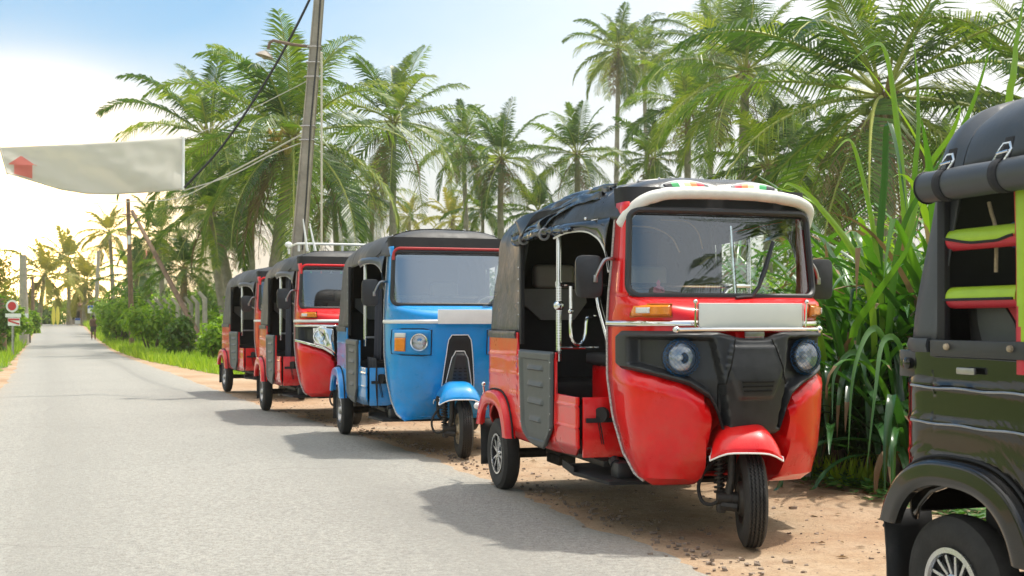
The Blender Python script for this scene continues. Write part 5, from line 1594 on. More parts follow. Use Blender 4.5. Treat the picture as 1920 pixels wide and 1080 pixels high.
def bush(label, x, y0, y1, D, w, n, ls, m, seed):
    """x centre pixel, y0 top pixel, y1 bottom pixel, w width in pixels"""
    a = px(x, y0, D); z0 = ground_z(a.x, D); h = a.z - z0
    leafy('shrub', label, 'shrub', GB, (a.x, D, z0 + h * .5), w * D / F_PX / 2, w * D / F_PX / 2 * .8, h * .55, n, ls, m, seed)
bush('yellow green shrub at the near bend of the grass, first past the far person', 225, 556, 640, 44, 90, 1500, .20, L_BUSH, 1)
bush('broad shrub in front of the concrete fence posts', 285, 560, 645, 36, 110, 1700, .17, L_BUSH, 2)
bush('darker shrub before the last concrete posts', 345, 595, 655, 31, 90, 1300, .15, L_BUSHD, 3)
bush('low bright shrub just left of the farthest three-wheeler', 395, 600, 665, 27, 75, 1200, .14, L_BUSH, 4)
bush('sunny shrub right under the lone golden palm', 200, 560, 625, 58, 60, 900, .24, L_BUSH, 5)
bush('tall leafy shrub left of the timber pole', 250, 530, 600, 50, 90, 1200, .22, L_BUSHD, 6)
bush('shrub with pale leaf tips behind the fence posts', 320, 545, 620, 48, 120, 1300, .22, L_BUSH, 7)
bush('green thicket between farthest three-wheeler and the posts', 420, 545, 640, 34, 90, 1200, .18, L_BUSH, 8)
bush('shrub behind the gap between the two red ones further back', 485, 560, 660, 27, 90, 900, .16, L_BUSH, 9)
bush('shrub by the road sign on the left verge', 22, 575, 650, 40, 70, 1200, .20, L_BUSH, 10)
bush('dark shrub at the left photo edge', -20, 560, 670, 33, 80, 1200, .18, L_BUSHD, 11)
bush('shrub between the grey pole and the far road end', 52, 570, 622, 60, 40, 700, .25, L_BUSH, 12)
for i, (x, y0, D, w, m_) in enumerate([(160, 560, 100, 120, 0), (70, 555, 104, 110, 1), (250, 560, 90, 120, 1), (-40, 540, 70, 160, 0), (370, 540, 70, 130, 0), (450, 520, 60, 140, 1), (560, 505, 58, 150, 0), (660, 510, 60, 150, 1), (770, 500, 64, 150, 0), (880, 500, 64, 150, 1), (1000, 470, 60, 170, 0), (1130, 450, 55, 180, 1), (1250, 440, 50, 180, 0), (1380, 430, 46, 180, 1), (1500, 420, 40, 170, 0), (1620, 440, 34, 170, 1), (1780, 440, 34, 180, 0), (1930, 420, 32, 200, 1)]):
    words = ['at the far end of the road', 'left of the yellow boards', 'behind the lone golden palm', 'at the far left edge', 'behind the fence posts', 'behind the farthest three-wheeler', 'behind the red one with the rack', 'left of the blue windscreen', 'behind the blue windscreen', 'behind the gap right of the blue one', 'behind the nearest passenger opening', 'behind the near driver door', 'seen through the near windscreen at its left', 'seen through the near windscreen at its middle', 'seen through the near windscreen at its right', 'behind the strap leaves', 'behind the black hood', 'beyond the black opening']
    bush(('light' if m_ == 0 else 'dark') + ' green thicket ' + words[i], x, y0, 620, D, w, 1500, .26 * D / 50, L_BUSH if m_ == 0 else L_BUSHD, 100 + i)

# golden tree at the left edge
tp = px(-18, 520, 46)
leafy('roadside_tree', 'glow-tinted tree with a thin dark trunk at the left edge', 'tree', None, (tp.x, 46, tp.z + .3), 1.35, 1.3, 1.5, 2600, .16, L_GOLD, 61, stems=7, trunk=2.3)

# strap-leaved plants beside the black hood
def strap_plant(label, x, y, D, n, lmin, lmax, seed, w=.055, spread=1.0, bright=.4):
    rnd = random.Random(seed); a = px(x, 900, D); gx = a.x; gz = ground_z(gx, D)
    root = empty('screw_pine', (gx, D, gz), 0, label=label, cat='plant', group='strap leaved plants beside the verge')
    b = MB()
    for k in range(n):
        az = rnd.uniform(0, 2 * pi); L = rnd.uniform(lmin, lmax); e = radians(rnd.triangular(35, 88, 72) if rnd.random() < .6 else rnd.uniform(0, 50))
        e0 = e; p = Vector((cos(az) * rnd.uniform(.02, .14), sin(az) * rnd.uniform(.02, .14), rnd.uniform(.05, .75) * (y if y else 1)))
        W = w * rnd.uniform(.6, 1.0); N = 15; kink = rnd.choice([None, None, rnd.randint(7, 12)]); dr = rnd.uniform(.035, .13) * spread
        pts = []; 
        for i in range(N + 1):
            t = i / N; d = Vector((cos(az) * cos(e), sin(az) * cos(e), sin(e)))
            sd_ = Vector((-sin(az), cos(az), 0)); up = sd_.cross(d) * -1
            ww = W * (1 - t ** 3.6) * (.75 + .5 * min(1, t * 4)) + .002
            pts += [p - sd_ * ww * .5 + up * ww * .22, p.copy(), p + sd_ * ww * .5 + up * ww * .22]
            p = p + d * (L / N); e -= dr * (.3 + 1.6 * t * t) * (1 + .6 * cos(e))
            if kink and i == kink: e -= rnd.uniform(.9, 1.7)
            e = max(e, -1.45)
            if p.z < .04: p.z = .04
        fs = []
        for i in range(N):
            for j in range(2): q = i * 3 + j; fs.append((q, q + 1, q + 4, q + 3))
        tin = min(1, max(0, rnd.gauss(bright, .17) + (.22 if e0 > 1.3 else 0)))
        dry = rnd.random() < .035
        tip = rnd.choice([0, 0, 1, 2, 3])
        if dry or tip == 0: b.add(pts, fs, 1 if dry else 0, tin)
        else: b.add(pts, fs[:-2 * tip], 0, tin); b.add(pts[-3 * (tip + 1):], [(i_ * 3 + j_, i_ * 3 + j_ + 1, i_ * 3 + j_ + 4, i_ * 3 + j_ + 3) for i_ in range(tip) for j_ in range(2)], 1, tin)
    b.build('leaves', [L_STRAP, L_DEAD], root, smooth=True, ang=70, fixn=False)
    b = MB()
    for k in range(4): a_ = k * 1.6; b.tube([(cos(a_) * .12, sin(a_) * .12, -.1), (cos(a_) * .05, sin(a_) * .05, .8 * (y or 1))], [.05, .035], 7)
    b.build('stem', L_BARK, root)
    return root
strap_plant('tallest strap leaved plant, its spears rising beside the black hood', 1690, 1.0, 8.6, 62, 1.3, 2.75, 1, .085, 1.0, .5)
TALL = COL.objects['screw_pine']
def hero(pts, D, w, tint):
    P = curve_pts([px(x, y, D + dd) - TALL.location for x, y, dd in pts], 6); b = MB(); n = len(P); vs = []
    for i, p in enumerate(P):
        t = i / (n - 1); d = (P[min(i + 1, n - 1)] - P[max(i - 1, 0)]).normalized(); s_ = d.cross(Vector((0.25, -.9, .1))).normalized(); u = s_.cross(d) * (1 if s_.cross(d).z > 0 else -1)
        ww = w * .66 * (1 - t ** 1.8) * (.7 + .5 * min(1, t * 4)) + .002; vs += [p - s_ * ww * .5 + u * ww * .15, p, p + s_ * ww * .5 + u * ww * .15]
    fs = [(i * 3 + j, i * 3 + j + 1, i * 3 + j + 4, i * 3 + j + 3) for i in range(n - 1) for j in range(2)]
    b.add(vs, fs, 0, tint); b.build('leaf', L_STRAP, TALL, fixn=False, ang=70)
hero([(1720, 820, .3), (1715, 600, .2), (1700, 420, 0), (1685, 250, -.1), (1665, 110, -.2), (1640, 82, -.3), (1590, 120, -.4)], 7.9, .085, .85)
hero([(1700, 800, .3), (1698, 560, .2), (1716, 330, 0), (1722, 180, 0), (1712, 60, -.1)], 8.1, .075, .8)
hero([(1740, 800, .3), (1750, 560, 0), (1775, 330, 0), (1830, 180, -.1), (1862, 72, -.2)], 8.0, .085, .7)
hero([(1690, 700, .2), (1700, 480, 0), (1735, 330, 0), (1785, 250, -.1), (1800, 200, -.2), (1770, 220, -.3)], 8.0, .07, .85)
hero([(1640, 800, .3), (1640, 620, 0), (1625, 520, -.1), (1580, 440, -.2), (1520, 370, -.3), (1480, 345, -.35), (1468, 352, -.4)], 7.4, .075, .95)
hero([(1650, 820, .3), (1655, 600, .1), (1640, 440, 0), (1610, 300, -.1), (1590, 262, -.2), (1560, 290, -.3)], 7.6, .06, .9)
hero([(1660, 800, .2), (1668, 620, 0), (1690, 440, -.1), (1740, 340, -.2), (1790, 260, -.2)], 7.5, .075, .5)
hero([(1680, 700, .2), (1650, 520, 0), (1660, 330, -.1), (1665, 230, -.2), (1685, 300, -.4), (1700, 400, -.5)], 7.7, .08, .25)
hero([(1620, 800, .2), (1600, 640, -.1), (1640, 560, -.3), (1700, 470, -.5), (1728, 380, -.5)], 7.3, .085, .7)
hero([(1660, 760, .2), (1640, 700, -.3), (1600, 660, -.4), (1565, 700, -.5), (1560, 790, -.6)], 7.2, .06, .3)
hero([(1680, 760, .2), (1660, 640, -.3), (1630, 620, -.5), (1600, 700, -.7), (1590, 850, -.8)], 7.1, .06, .45)
hero([(1700, 760, .2), (1690, 650, -.3), (1655, 640, -.6), (1640, 740, -.8), (1625, 880, -.9)], 7.1, .055, .4)
hero([(1890, 300, .3), (1893, 200, 0), (1905, 90, 0), (1925, -30, 0)], 7.6, .09, .85)
strap_plant('strap leaved plant right against the near red mirror', 1570, .8, 8.2, 62, .8, 1.6, 2, .065, 1.2, .38)
strap_plant('drooping dark strap leaved plant low by the near red flank', 1610, .5, 7.6, 75, .8, 1.5, 3, .05, 1.5, .22)
strap_plant('broad strap leaved plant in front of the largest palm trunk', 1640, .9, 9.4, 62, 1.1, 2.1, 4, .075, 1.1, .5)
strap_plant('dense drooping strap leaved clump whose leaves sweep the creeper, nearest the red lamp', 1560, .55, 7.6, 100, .7, 1.35, 21, .062, 1.6, .25)
strap_plant('dense drooping strap leaved clump midway between red flank and black body', 1635, .7, 7.9, 105, .8, 1.5, 22, .062, 1.5, .28)
strap_plant('dense dark strap leaved clump beside the black rear corner', 1690, .8, 8.3, 100, .9, 1.6, 23, .062, 1.4, .25)
strap_plant('strap leaved plant hidden partly behind the near red windscreen', 1480, .8, 9.6, 60, 1.0, 1.8, 5, .07, 1.2, .42)
strap_plant('strap leaved plant behind the black rear corner', 1780, .9, 7.9, 58, 1.1, 2.3, 6, .075, 1.0, .4)
strap_plant('strap leaved plant farther along behind the near red cab', 1380, .8, 11.0, 55, 1.0, 1.8, 7, .065, 1.1, .4)
strap_plant('low strap leaved plant whose tips touch the sand', 1700, .35, 7.0, 60, .7, 1.3, 8, .045, 1.8, .2)
strap_plant('strap leaved plant seen over the black hood', 1900, .9, 8.4, 50, 1.3, 2.9, 9, .075, .9, .45)
# vines with bright leaves between them
for i, (x, y0, D, w, n, lab) in enumerate([(1600, 395, 11.5, 190, 2600, 'bright vine covered shrub behind the near strap leaves'), (1700, 380, 12.5, 170, 2200, 'vine covered shrub in front of the largest palm trunk'), (1510, 470, 12, 190, 2200, 'vine shrub just right of the near mirror'), (1400, 500, 13, 200, 1800, 'sunlit shrub seen through the near windscreen'), (1270, 520, 15, 200, 1500, 'low shrub seen through the left of the near windscreen'), (1800, 430, 12, 200, 1800, 'vine shrub behind the black body')]):
    bush(lab, x, y0, 850, D, w, n, .075, L_BUSH, 200 + i)

# creeping ground cover and grass
def scatter(name, m, pts, fn, **k):
    b = MB()
    for p in pts: fn(b, p)
    o = b.build(name, m, None, smooth=False, fixn=False); tag(o, kind='stuff', **k); return o
rnd = random.Random(77)
def blade(b, p):
    h = p[3]; a = rnd.uniform(0, 2 * pi); w = h * .10; dx, dy = cos(a) * w, sin(a) * w; lx, ly = rnd.uniform(-.5, .5) * h, rnd.uniform(-.5, .5) * h
    b.add([(p[0] - dx, p[1] - dy, p[2]), (p[0] + dx, p[1] + dy, p[2]), (p[0] + lx, p[1] + ly, p[2] + h)], [(0, 1, 2)], 0, rnd.random() * .7 + .15)
gp = []
def vedge(y): return itp([(-12, 3.1), (5, 2.15), (9, 2.1), (13, 2.4), (17, 1.6), (22, .75), (28, .3), (40, .15), (80, .2), (600, .2)], y)
for i in range(46000):
    y = 7 + 75 * rnd.random() ** 1.5
    x = edge_r(y) + vedge(y) + abs(rnd.gauss(0, 1)) * (2.2 + y * .05) - .08
    if noise.noise(Vector((x * .8, y * .8, 0))) < -.25 and rnd.random() < .6: continue
    gp.append((x, y, ground_z(x, y), rnd.uniform(.06, .16) * (1 + y / 40)))
for i in range(11000):
    y = 13 + 65 * rnd.random() ** 1.3
    tb = itp([(10, 1.0), (17, .55), (24, .2), (35, .05), (600, .05)], y)
    x = edge_l(y) - tb - abs(rnd.gauss(0, 1)) * (1.6 + y * .03)
    gp.append((x, y, ground_z(x, y), rnd.uniform(.06, .15) * (1 + y / 40)))
scatter('grass', L_GRASS, gp, blade, label='bright green roadside grass on both verges', cat='grass')
def cover(b, p):
    s_ = p[3]; a = rnd.uniform(0, 2 * pi); 
    for k in range(rnd.randint(3, 5)):
        a += 1.4 + rnd.uniform(-.3, .3); u = Vector((cos(a), sin(a), rnd.uniform(-.05, .5))).normalized(); w = Vector((-sin(a), cos(a), rnd.uniform(-.2, .2)))
        o = Vector(p[:3]) + Vector((0, 0, s_ * rnd.uniform(.2, 1.2)))
        b.add([o, o + u * s_ * .5 + w * s_ * .38, o + u * s_ * 1.05, o + u * s_ * .5 - w * s_ * .38], [(0, 1, 2, 3)], 0, rnd.random() * .7 + .15)
cp = []
for i in range(1900):
    y = rnd.uniform(5.0, 10.5); x = edge_r(y) + 2.12 + rnd.gauss(.05, .20)
    if noise.noise(Vector((x * 2.2, y * 2.2, 4))) < -.1: continue
    cp.append((x, y, ground_z(x, y), rnd.uniform(.03, .06)))
scatter('creeper', L_COVER, cp, cover, label='low round leaved creeper fringing the sand below the strap leaves', cat='ground cover')
def stone(b, p):
    s_ = p[3]; vs = []
    for sx in (-1, 1):
        for sy in (-1, 1):
            for sz in (0, 1): vs.append((p[0] + sx * s_ * rnd.uniform(.3, .7), p[1] + sy * s_ * rnd.uniform(.3, .7), p[2] - s_ * .2 + sz * s_ * rnd.uniform(.3, .75)))
    b.add(vs, [(0, 1, 3, 2), (4, 6, 7, 5), (0, 4, 5, 1), (2, 3, 7, 6), (1, 5, 7, 3), (0, 2, 6, 4)], 0, rnd.random())
sp = []
for i in range(2000):
    y = 3.6 + 12 * rnd.random() ** 1.4; dr = abs(rnd.gauss(0, .9)); x = edge_r(y) + dr - .05
    if dr < .05 and rnd.random() < .7: continue
    sp.append((x, y, ground_z(x, y), rnd.choice([.004, .005, .006, .008, .010, .016]) * rnd.uniform(.6, 1.3)))
for i in range(420):
    y = 3.6 + 9 * rnd.random(); x = edge_r(y) + rnd.gauss(.10, .07); sp.append((x, y, max(ground_z(x, y), 0), rnd.uniform(.006, .022)))
for i in range(40):
    y = 3.8 + 7 * rnd.random(); x = edge_r(y) + rnd.uniform(.3, 2.6); sp.append((x, y, ground_z(x, y), rnd.uniform(.02, .042)))
scatter('gravel', mat('loose_stones', (.26, .20, .155), rough=.9, nscale=6, namt=.45), sp, stone, label='small loose stones strewn over the sandy verge', cat='gravel')

def litter(b, p):
    s_ = p[3]; a = rnd.uniform(0, 6.28); u = Vector((cos(a), sin(a), rnd.uniform(-.1, .25))); w = Vector((-sin(a), cos(a), rnd.uniform(-.3, .3))); o = Vector(p[:3]) + Vector((0, 0, .006))
    b.add([o, o + u * s_ * .5 + w * s_ * .22, o + u * s_, o + u * s_ * .5 - w * s_ * .22 + Vector((0, 0, s_ * .15))], [(0, 1, 2, 3)], 0, rnd.random())
lp_ = []
for i in range(260):
    y = 3.8 + 11 * rnd.random(); dr = 2.1 * rnd.random() ** .6; x = edge_r(y) + dr; lp_.append((x, y, ground_z(x, y), rnd.uniform(.02, .06)))
scatter('dry_leaves', L_DEAD, lp_, litter, label='scattered dry brown leaves on the sandy verge', cat='leaf litter')

# ------------------------------------------------------------------ poles, banner, signs
M_CONC = mat('weathered_concrete', (.42, .37, .31), rough=.9, nscale=5, namt=.22, bump=.4, bscale=18)
M_WOOD = mat('weathered_timber', (.20, .13, .085), rough=.9, nscale=6, namt=.35)
M_CABLE = mat('black_cable', (.03, .03, .035), rough=.6)
M_ROPE = mat('pale_rope', (.55, .52, .48), rough=.8)
D0 = 15.5
pole_b, pole_t = px(553, 560, D0), px(603, -60, D0)
pz = ground_z(pole_b.x, D0); low = pole_b + (pole_b - pole_t) * ((pole_b.z - pz + .2) / (pole_t.z - pole_b.z))
ro = empty('utility_pole', (low.x, D0, pz), 0, label='leaning weathered concrete utility pole with a street lamp arm', cat='utility pole')
def rel(p, o): return Vector(p) - Vector(o)
b = MB(); O = Vector((low.x, D0, pz)); n = 12
bm_pts = [(low - O).lerp(pole_t - O, i / n) for i in range(n + 1)]
vs = []
for i, p in enumerate(bm_pts):
    w = lerp(.115, .060, i / n); d_ = lerp(.09, .06, i / n)
    for sx, sy in ((-1, -1), (1, -1), (1, 1), (-1, 1)):
        for (ex, ey) in (((sx * .75), sy), (sx, (sy * .75))) if sx * sy > 0 else ((sx, sy * .75), (sx * .75, sy)): vs.append(p + Vector((ex * w, ey * d_, 0)))
fs = [(i * 8 + k, i * 8 + (k + 1) % 8, (i + 1) * 8 + (k + 1) % 8, (i + 1) * 8 + k) for i in range(n) for k in range(8)]
b.add(vs, fs); b.build('shaft', M_CONC, ro, ang=20)
b = MB(); aP = lambda x, y: px(x, y, D0) - O
b.tube([aP(583, 88), aP(545, 83), aP(512, 76), aP(506, 80), aP(503, 92)], .022, 7); la = b.build('lamp_arm', mat('rusty_arm', (.22, .15, .11), rough=.8), ro)
b = MB(); b.lathe([(.02, .05), (.06, .03), (.13, -.03), (.125, -.035), (.04, .0)], 16, T4(*aP(497, 102)) @ R4('Y', .25)); b.ball(aP(497, 106), .045, 10); b.build('lamp_shade', mat('lamp_shade', (.35, .30, .25), rough=.6), la)
for yy_ in (90, 119, 146, 238, 264):
    xx_ = lerp(603, 553, (yy_ + 60) / 620); b = MB(); w = lerp(.085, .10, yy_ / 500)
    c_ = aP(xx_, yy_); b.tube([c_ + Vector(q) for q in ((-w, -w, 0), (w, -w, 0), (w, w, 0), (-w, w, 0))], .010, 5, closed=True); b.build('strap', M_STEEL, ro)
b = MB(); b.tube([aP(600, 0) + Vector((.02, -.09, 0)), aP(593, 100) + Vector((.03, -.10, 0)), aP(582, 240) + Vector((.02, -.11, 0)), aP(570, 380) + Vector((.05, -.12, 0)), aP(562, 470) + Vector((.06, -.13, 0))], .012, 5); b.build('down_cable', M_CABLE, ro)
# thin pale conduit beside it
b = MB(); c0, c1 = px(603, 100, 15.1), px(603, 480, 15.1); gz_ = ground_z(c0.x, 15.1)
b.tube([(c0.x, 15.1, c0.z), (c0.x, 15.1, gz_ - .1)], .014, 6); b.ball((c0.x, 15.1, c0.z), .02, 6); o = b.build('conduit', mat('cream_conduit', (.66, .6, .5), rough=.6)); tag(o, 'thin cream vertical rod just right of the concrete pole', 'rod')
def cable(name, label, pts, r, m=M_CABLE):
    b = MB(); b.tube(curve_pts(pts, 8), r, 5); o = b.build(name, m); tag(o, label, 'cable'); return o
cable('cable', 'thick twisted cable sloping from the banner up to the concrete pole', [px(346, 352, 15.9), px(420, 270, 15.8), px(500, 150, 15.7), px(553, 55, 15.6), px(590, -20, 15.5)], .018)
cable('rope', 'upper pale rope from the banner corner across the palms', [px(346, 262, 16.0), px(450, 215, 15.8), px(545, 168, 15.6), px(588, 145, 15.5)], .006, M_ROPE)
cable('rope', 'lower pale rope from the bottom banner corner to the pole', [px(346, 357, 16.0), px(430, 330, 15.8), px(510, 290, 15.6), px(572, 265, 15.5)], .008, M_ROPE)
cable('wire', 'thin wire crossing above the timber pole', [px(120, 385, 40), px(243, 378, 34), px(330, 372, 28), px(420, 330, 20), px(570, 250, 15.6)], .012, M_ROPE)
cable('rope', 'short rope holding the far banner corner out past the left edge', [px(0, 276, 15.0), px(-120, 270, 14.8), px(-300, 262, 14.5)], .008, M_ROPE)
# banner
def ban(u, v):
    xt, yt = lerp(0, 344, u), lerp(276, 257, u) + 2 * sin(u * 3)
    xb = lerp(14, 343, u); yb = itp([(0, 326), (.12, 338), (.3, 356), (.45, 364), (.6, 365), (.8, 361), (1, 356)], u)
    d = lerp(14.9, 16.0, u) + .05 * sin(u * 5 + v * 2) + .03 * sin(v * 7 + u * 11) * (1 - v) + .012 * noise.noise(Vector((u * 14, v * 5, 1))) 
    return px(lerp(xb, xt, v), lerp(yb, yt, v), d) if False else px(xb + (xt - xb) * v, yb + (yt - yb) * v, d)
M_BAN = leaf_mat('white_banner_cloth', [(.80, .78, .74), (.84, .82, .78), (.86, .84, .80)], .5, .8, (1, .98, .92), .2)
M_BANR = leaf_mat('red_banner_print', [(.86, .30, .26), (.88, .32, .28), (.89, .34, .29)], .5, .8, (1, .9, .85), .2)
NU, NV = 84, 26
b = MB(); vs = [ban(i / NU, j / NV) for j in range(NV + 1) for i in range(NU + 1)]; fs = [(j * (NU + 1) + i, j * (NU + 1) + i + 1, (j + 1) * (NU + 1) + i + 1, (j + 1) * (NU + 1) + i) for j in range(NV) for i in range(NU)]
b.add(vs, fs); bn_ = b.build('banner', M_BAN, None, solid=.004); tag(bn_, 'blank white cloth banner with a faded red arrow strung above the road', 'banner')
# the arrow as a thin print layer following the cloth (photo pixels of its outline -> u,v)
b = MB()
def apt(x, y, o=.022):
    u = x / 344.0; 
    yt = lerp(276, 257, u); yb = itp([(0, 326), (.12, 338), (.3, 356), (.45, 364), (.6, 365), (.8, 361), (1, 356)], u)
    v = (yb - y) / (yb - yt); q = ban((x - 14 * (1 - v)) / (344 - 14 * (1 - v)), min(1, max(0, v))); return q + Vector((0, -o, 0))
N = 14
for k in range(N):
    xa, xb_ = lerp(18, 70, k / N), lerp(18, 70, (k + 1) / N)
    t0_, t1_ = [lerp(310, 292, 1 - abs(x - 41) / 26) for x in (xa, xb_)]
    b.add([apt(xa, 310), apt(xb_, 310), apt(xb_, t1_), apt(xa, t0_)], [(0, 1, 2, 3)])
for k in range(8):
    for j in range(6):
        xa, xb_ = lerp(28, 62, k / 8), lerp(28, 62, (k + 1) / 8)
        f0, f1 = [lerp(329, 338, (x - 28) / 34) for x in (xa, xb_)]
        b.add([apt(xa, lerp(310, f0, (j + 1) / 6)), apt(xb_, lerp(310, f1, (j + 1) / 6)), apt(xb_, lerp(310, f1, j / 6)), apt(xa, lerp(310, f0, j / 6))], [(0, 1, 2, 3)])
b.build('arrow', M_BANR, bn_, smooth=False)
b = MB(); b.tube([ban(1, v / 10) for v in range(11)], .022, 7); b.build('hem', M_WHITE, bn_)
b = MB(); b.tube([ban(0, v / 10) for v in range(11)], .016, 6); b.build('hem', M_BAN, bn_)

def post(name, label, cat, x0, y0, x1, y1, D, w, m, group=None, D1=None, sq=False):
    D1 = D1 or D; a, c_ = px(x0, y0, D), px(x1, y1, D1); gz = ground_z(c_.x, D1)
    root = empty(name, (c_.x, D1, gz), 0, label=label, cat=cat, group=group); O = Vector((c_.x, D1, gz))
    b = MB(); a_, c2 = a - O, Vector((0, 0, -.15)); b.tube([c2, (c2 + a_) / 2, a_], [w * 1.15, w, w * .8], 4 if sq else 9); b.build('shaft', m, root); return root, O
r_, O = post('utility_pole', 'tall timber pole left of the palms with a small white plate', 'utility pole', 240, 373, 248, 600, 40, .085, M_WOOD)
b = MB(); b.box(px(242, 450, 39.9) - O, (.10, .03, .30)); b.build('number_plate', M_WHITE, r_)
b = MB(); b.tube([px(230, 402, 39.9) - O, px(252, 402, 39.9) - O], .03, 6); b.build('crossbar', M_WOOD, r_)
post('timber_stay', 'slanting timber beam propped towards the ground by the fence posts', 'timber beam', 248, 396, 400, 610, 38, .075, M_WOOD, D1=31)
post('utility_pole', 'thin grey pole beside the far person', 'utility pole', 185, 470, 178, 615, 62, .11, M_CONC)
post('utility_pole', 'pale concrete pole on the left verge carrying a small white notice', 'utility pole', 43, 478, 46, 628, 44, .16, M_CONC)
b = MB(); q = px(44, 592, 43.6); b.box(q, (.36, .03, .16), None, .005); o = b.build('notice', M_WHITE); tag(o, 'small white notice fixed to the pale pole', 'notice')
post('wooden_post', 'dark thin tree post at the far left edge', 'post', 2, 560, 8, 650, 34, .09, M_WOOD)
post('wooden_post', 'thin brown post between the pale pole and yellow boards', 'post', 61, 520, 62, 612, 66, .10, M_WOOD)
post('wooden_post', 'short black marker stake by the pale pole', 'post', 55, 600, 56, 628, 46, .04, M_DARK)
post('signpost', 'thin twin pale post right of the far person', 'post', 191, 565, 191, 612, 60, .05, M_CONC)
for i, x in enumerate((288, 303, 318, 333, 346, 358, 370, 384)):
    D = 46 - i * 1.9; hx = [575, 574, 573, 572, 572, 570, 568, 560][i]
    c_ = px(x, 620, D); gz = ground_z(c_.x, D); t_ = px(x, hx, D); k = 9 * D / F_PX
    root = empty('fence_post', (c_.x, D, gz), 0, label=['farthest', 'second farthest', 'third farthest', 'fourth farthest', 'fourth nearest', 'third nearest', 'second nearest', 'nearest'][i] + ' grey concrete fence post with a bent top', cat='fence post', group='bent concrete fence posts')
    b = MB(); h = t_.z - gz; b.tube([(0, 0, -.1), (0, 0, h), (-k * 1.3, 0, h + k * 1.4)], [.075, .07, .055], 4); b.build('shaft', M_CONC, root)
# round red sign
q = px(24, 574, 31); gz = ground_z(q.x, 31); root = empty('road_sign', (q.x, 31, gz), 0, label='round red sign with white border on the left verge', cat='road sign')
b = MB(); b.tube([(0, 0, -.1), (0, 0, q.z - gz)], .035, 8); b.build('shaft', M_STEEL, root)
Ms = T4(0, -.04, q.z - gz) @ R4('X', radians(90)); b = MB(); b.lathe([(.165, -.01), (.165, .01), (0, .01)], 28, Ms); pl_ = b.build('sign_plate', M_WHITE, root)
b = MB(); b.lathe([(.115, .011), (.115, .014), (0, .014)], 24, Ms); b.build('red_disc', mat('sign_red', (.62, .04, .05), rough=.5), pl_)
b = MB(); b.box((.03, -.045, q.z - gz - .25), (.42, .012, .10)); b.box((.05, -.045, q.z - gz - .42), (.32, .012, .22)); lp = b.build('lower_board', M_WHITE, root)
b = MB(); b.box((.05, -.054, q.z - gz - .36), (.31, .008, .05)); b.box((.05, -.054, q.z - gz - .44), (.31, .008, .04), R3('Y', .3)); b.build('red_stripes', mat('sign_red', (.62, .04, .05), rough=.5), lp)
# yellow boards
for i, x in enumerate((100, 108)):
    D = 76; q = px(x, 592, D); gz = ground_z(q.x, D); b = MB()
    n = 20; hh, w = .62, .115
    pts = [(w * sin(2 * pi * k / n) * (1 if cos(2 * pi * k / n) > -.6 else .9), hh * cos(2 * pi * k / n)) for k in range(n)]
    b.prism([(q.x + a_, q.z + z_) for a_, z_ in pts], 'y', D, D + .05)
    o = b.build('board', [mat('yellow_board', (.85, .72, .12), rough=.4)]); tag(o, ['left hand', 'right hand'][i] + ' one of the two upright yellow boards at the road end', 'board', 'upright yellow boards')
# blue signs
for x, y, D, w, h, lab in ((170, 580, 66, .16, .22, 'small blue and white sign beside the far person'), (146, 602, 84, .2, .22, 'tiny white and blue sign at the road end')):
    q = px(x, y, D); gz = ground_z(q.x, D); root = empty('road_sign', (q.x, D, gz), 0, label=lab, cat='road sign')
    b = MB(); b.tube([(0, .02, -.1), (0, .02, q.z - gz + h)], .03, 6); b.build('shaft', M_STEEL, root)
    b = MB(); b.box((0, -.02, q.z - gz), (w * 2, .03, h * 2), None, .005); p_ = b.build('sign_plate', M_WHITE, root)
    b = MB(); b.box((0, -.04, q.z - gz + h * .6), (w * 1.8, .01, h * .7)); b.build('blue_panel', mat('sign_blue', (.02, .10, .5), rough=.5), p_)
# far shed roof and red roofed house
def house(name, label, x0, x1, yr, yw, D, rc, wc):
    a, c_ = px(x0, yr, D), px(x1, yw, D); gz = ground_z((a.x + c_.x) / 2, D); cx = (a.x + c_.x) / 2; w = c_.x - a.x
    root = empty(name, (cx, D, gz), 0, label=label, cat='building'); hw = c_.z - gz; hr = a.z - gz
    b = MB(); b.box((0, 1.5, hw / 2), (w * .86, 3.0, hw)); wl = b.build('wall', wc, root, smooth=False)
    b = MB(); b.prism([(-.3, hw - .05), (1.5, hr), (3.3, hw - .05), (3.3, hw + .07), (1.5, hr + .12), (-.3, hw + .07)], 'x', -w / 2, w / 2); b.build('roof', rc, root, smooth=False)
    b = MB(); b.box((0, -.01, hw * .42), (.8, .06, hw * .75)); b.build('door', M_WOOD, root)
    for s_ in (-1, 1): b = MB(); b.box((s_ * w * .28, -.01, hw * .5), (.7, .06, .7)); b.build('window', M_DARK, root)
house('shed', 'low brown roofed shed at the far end of the road', 132, 178, 560, 574, 96, mat('brown_roof', (.18, .08, .05), rough=.8), mat('shed_wall', (.3, .25, .2), rough=.9))
house('house', 'small red roofed house behind the timber pole', 232, 292, 470, 486, 74, mat('red_roof', (.45, .14, .09), rough=.8), mat('cream_wall', (.62, .54, .44), rough=.9))

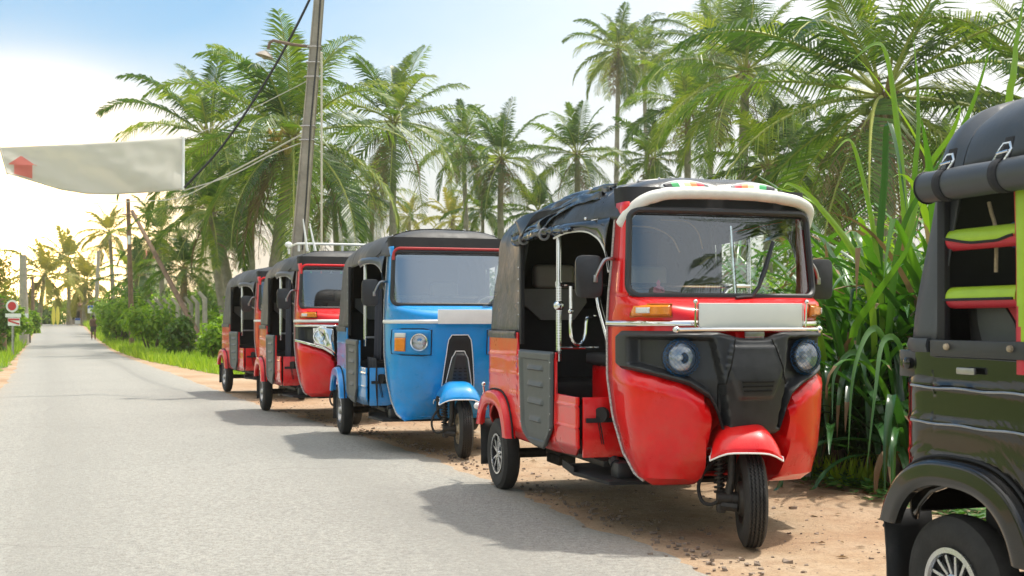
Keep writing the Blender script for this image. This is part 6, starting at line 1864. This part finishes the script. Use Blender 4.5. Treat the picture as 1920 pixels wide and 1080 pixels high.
# far pedestrian
def person(label, x, y0, y1, D):
    a = px(x, y0, D); gz = ground_z(a.x, D); h = a.z - gz
    k = h / 1.65
    root = empty('person', (a.x, D, gz), 0.3, label=label, cat='person')
    me = bpy.data.meshes.new('body')
    J = [(0, 0, .92), (0, 0, 1.12), (0, .01, 1.32), (0, .01, 1.42), (0, 0, 1.50), (0, 0, 1.60), (.17, 0, 1.36), (.22, .02, 1.10), (.20, -.10, .88), (-.17, 0, 1.36), (-.22, .04, 1.10), (-.20, .10, .88), (.09, 0, .88), (.11, -.12, .48), (.12, -.05, .06), (.12, -.17, .03), (-.09, 0, .88), (-.10, .10, .48), (-.11, .26, .08), (-.11, .15, .03)]
    E_ = [(0, 1), (1, 2), (2, 3), (3, 4), (4, 5), (2, 6), (6, 7), (7, 8), (2, 9), (9, 10), (10, 11), (0, 12), (12, 13), (13, 14), (14, 15), (0, 16), (16, 17), (17, 18), (18, 19)]
    rad = [.13, .12, .14, .06, .075, .085, .06, .045, .035, .06, .045, .035, .09, .065, .045, .035, .09, .065, .045, .035]
    me.from_pydata([(p[0] * k, p[1] * k, p[2] * k) for p in J], E_, [])
    o = bpy.data.objects.new('body', me); COL.objects.link(o); o.parent = root
    sk = o.modifiers.new('skin', 'SKIN'); me.skin_vertices[0].data[0].use_root = True
    for i, r in enumerate(rad): me.skin_vertices[0].data[i].radius = (r * k, r * k)
    o.modifiers.new('sub', 'SUBSURF').levels = 1; me.materials.append(mat('brown_skin', (.16, .085, .05), rough=.7))
    b = MB(); b.lathe([(.150 * k, .90 * k), (.145 * k, 1.1 * k), (.17 * k, 1.33 * k), (.10 * k, 1.42 * k)], 14, Matrix.Diagonal((1.1, .8, 1, 1))); b.build('shirt', mat('brown_shirt', (.13, .07, .05), rough=.9), root)
    b = MB(); b.lathe([(.145 * k, .93 * k), (.17 * k, .80 * k), (.18 * k, .55 * k)], 14, Matrix.Diagonal((1.1, .9, 1, 1))); b.build('shorts', mat('dark_shorts', (.03, .03, .035), rough=.9), root)
    b = MB(); b.ball((0, .01, 1.60 * k), .095 * k, 12, sc=(1, 1, .9)); b.build('hair', M_DARK, root)
person('pedestrian in dark clothes on the grass by the far thin pole', 175, 592, 628, 50)

# ------------------------------------------------------------------ air
hz_ = MB(); hz_.box((0, 188, 14.5), (640, 430, 34)); ho = hz_.build('haze', [bpy.data.materials.new('air')], None, smooth=False); tag(ho, 'thin warm daylight haze filling the air', 'haze', None, 'stuff')
hm = ho.data.materials[0]; hm.use_nodes = True; hm.node_tree.nodes.clear()
vo = hm.node_tree.nodes.new('ShaderNodeVolumePrincipled'); vo.inputs['Color'].default_value = (1, .88, .66, 1); vo.inputs['Density'].default_value = .0017; vo.inputs['Anisotropy'].default_value = .72
oo = hm.node_tree.nodes.new('ShaderNodeOutputMaterial'); hm.node_tree.links.new(vo.outputs[0], oo.inputs['Volume'])
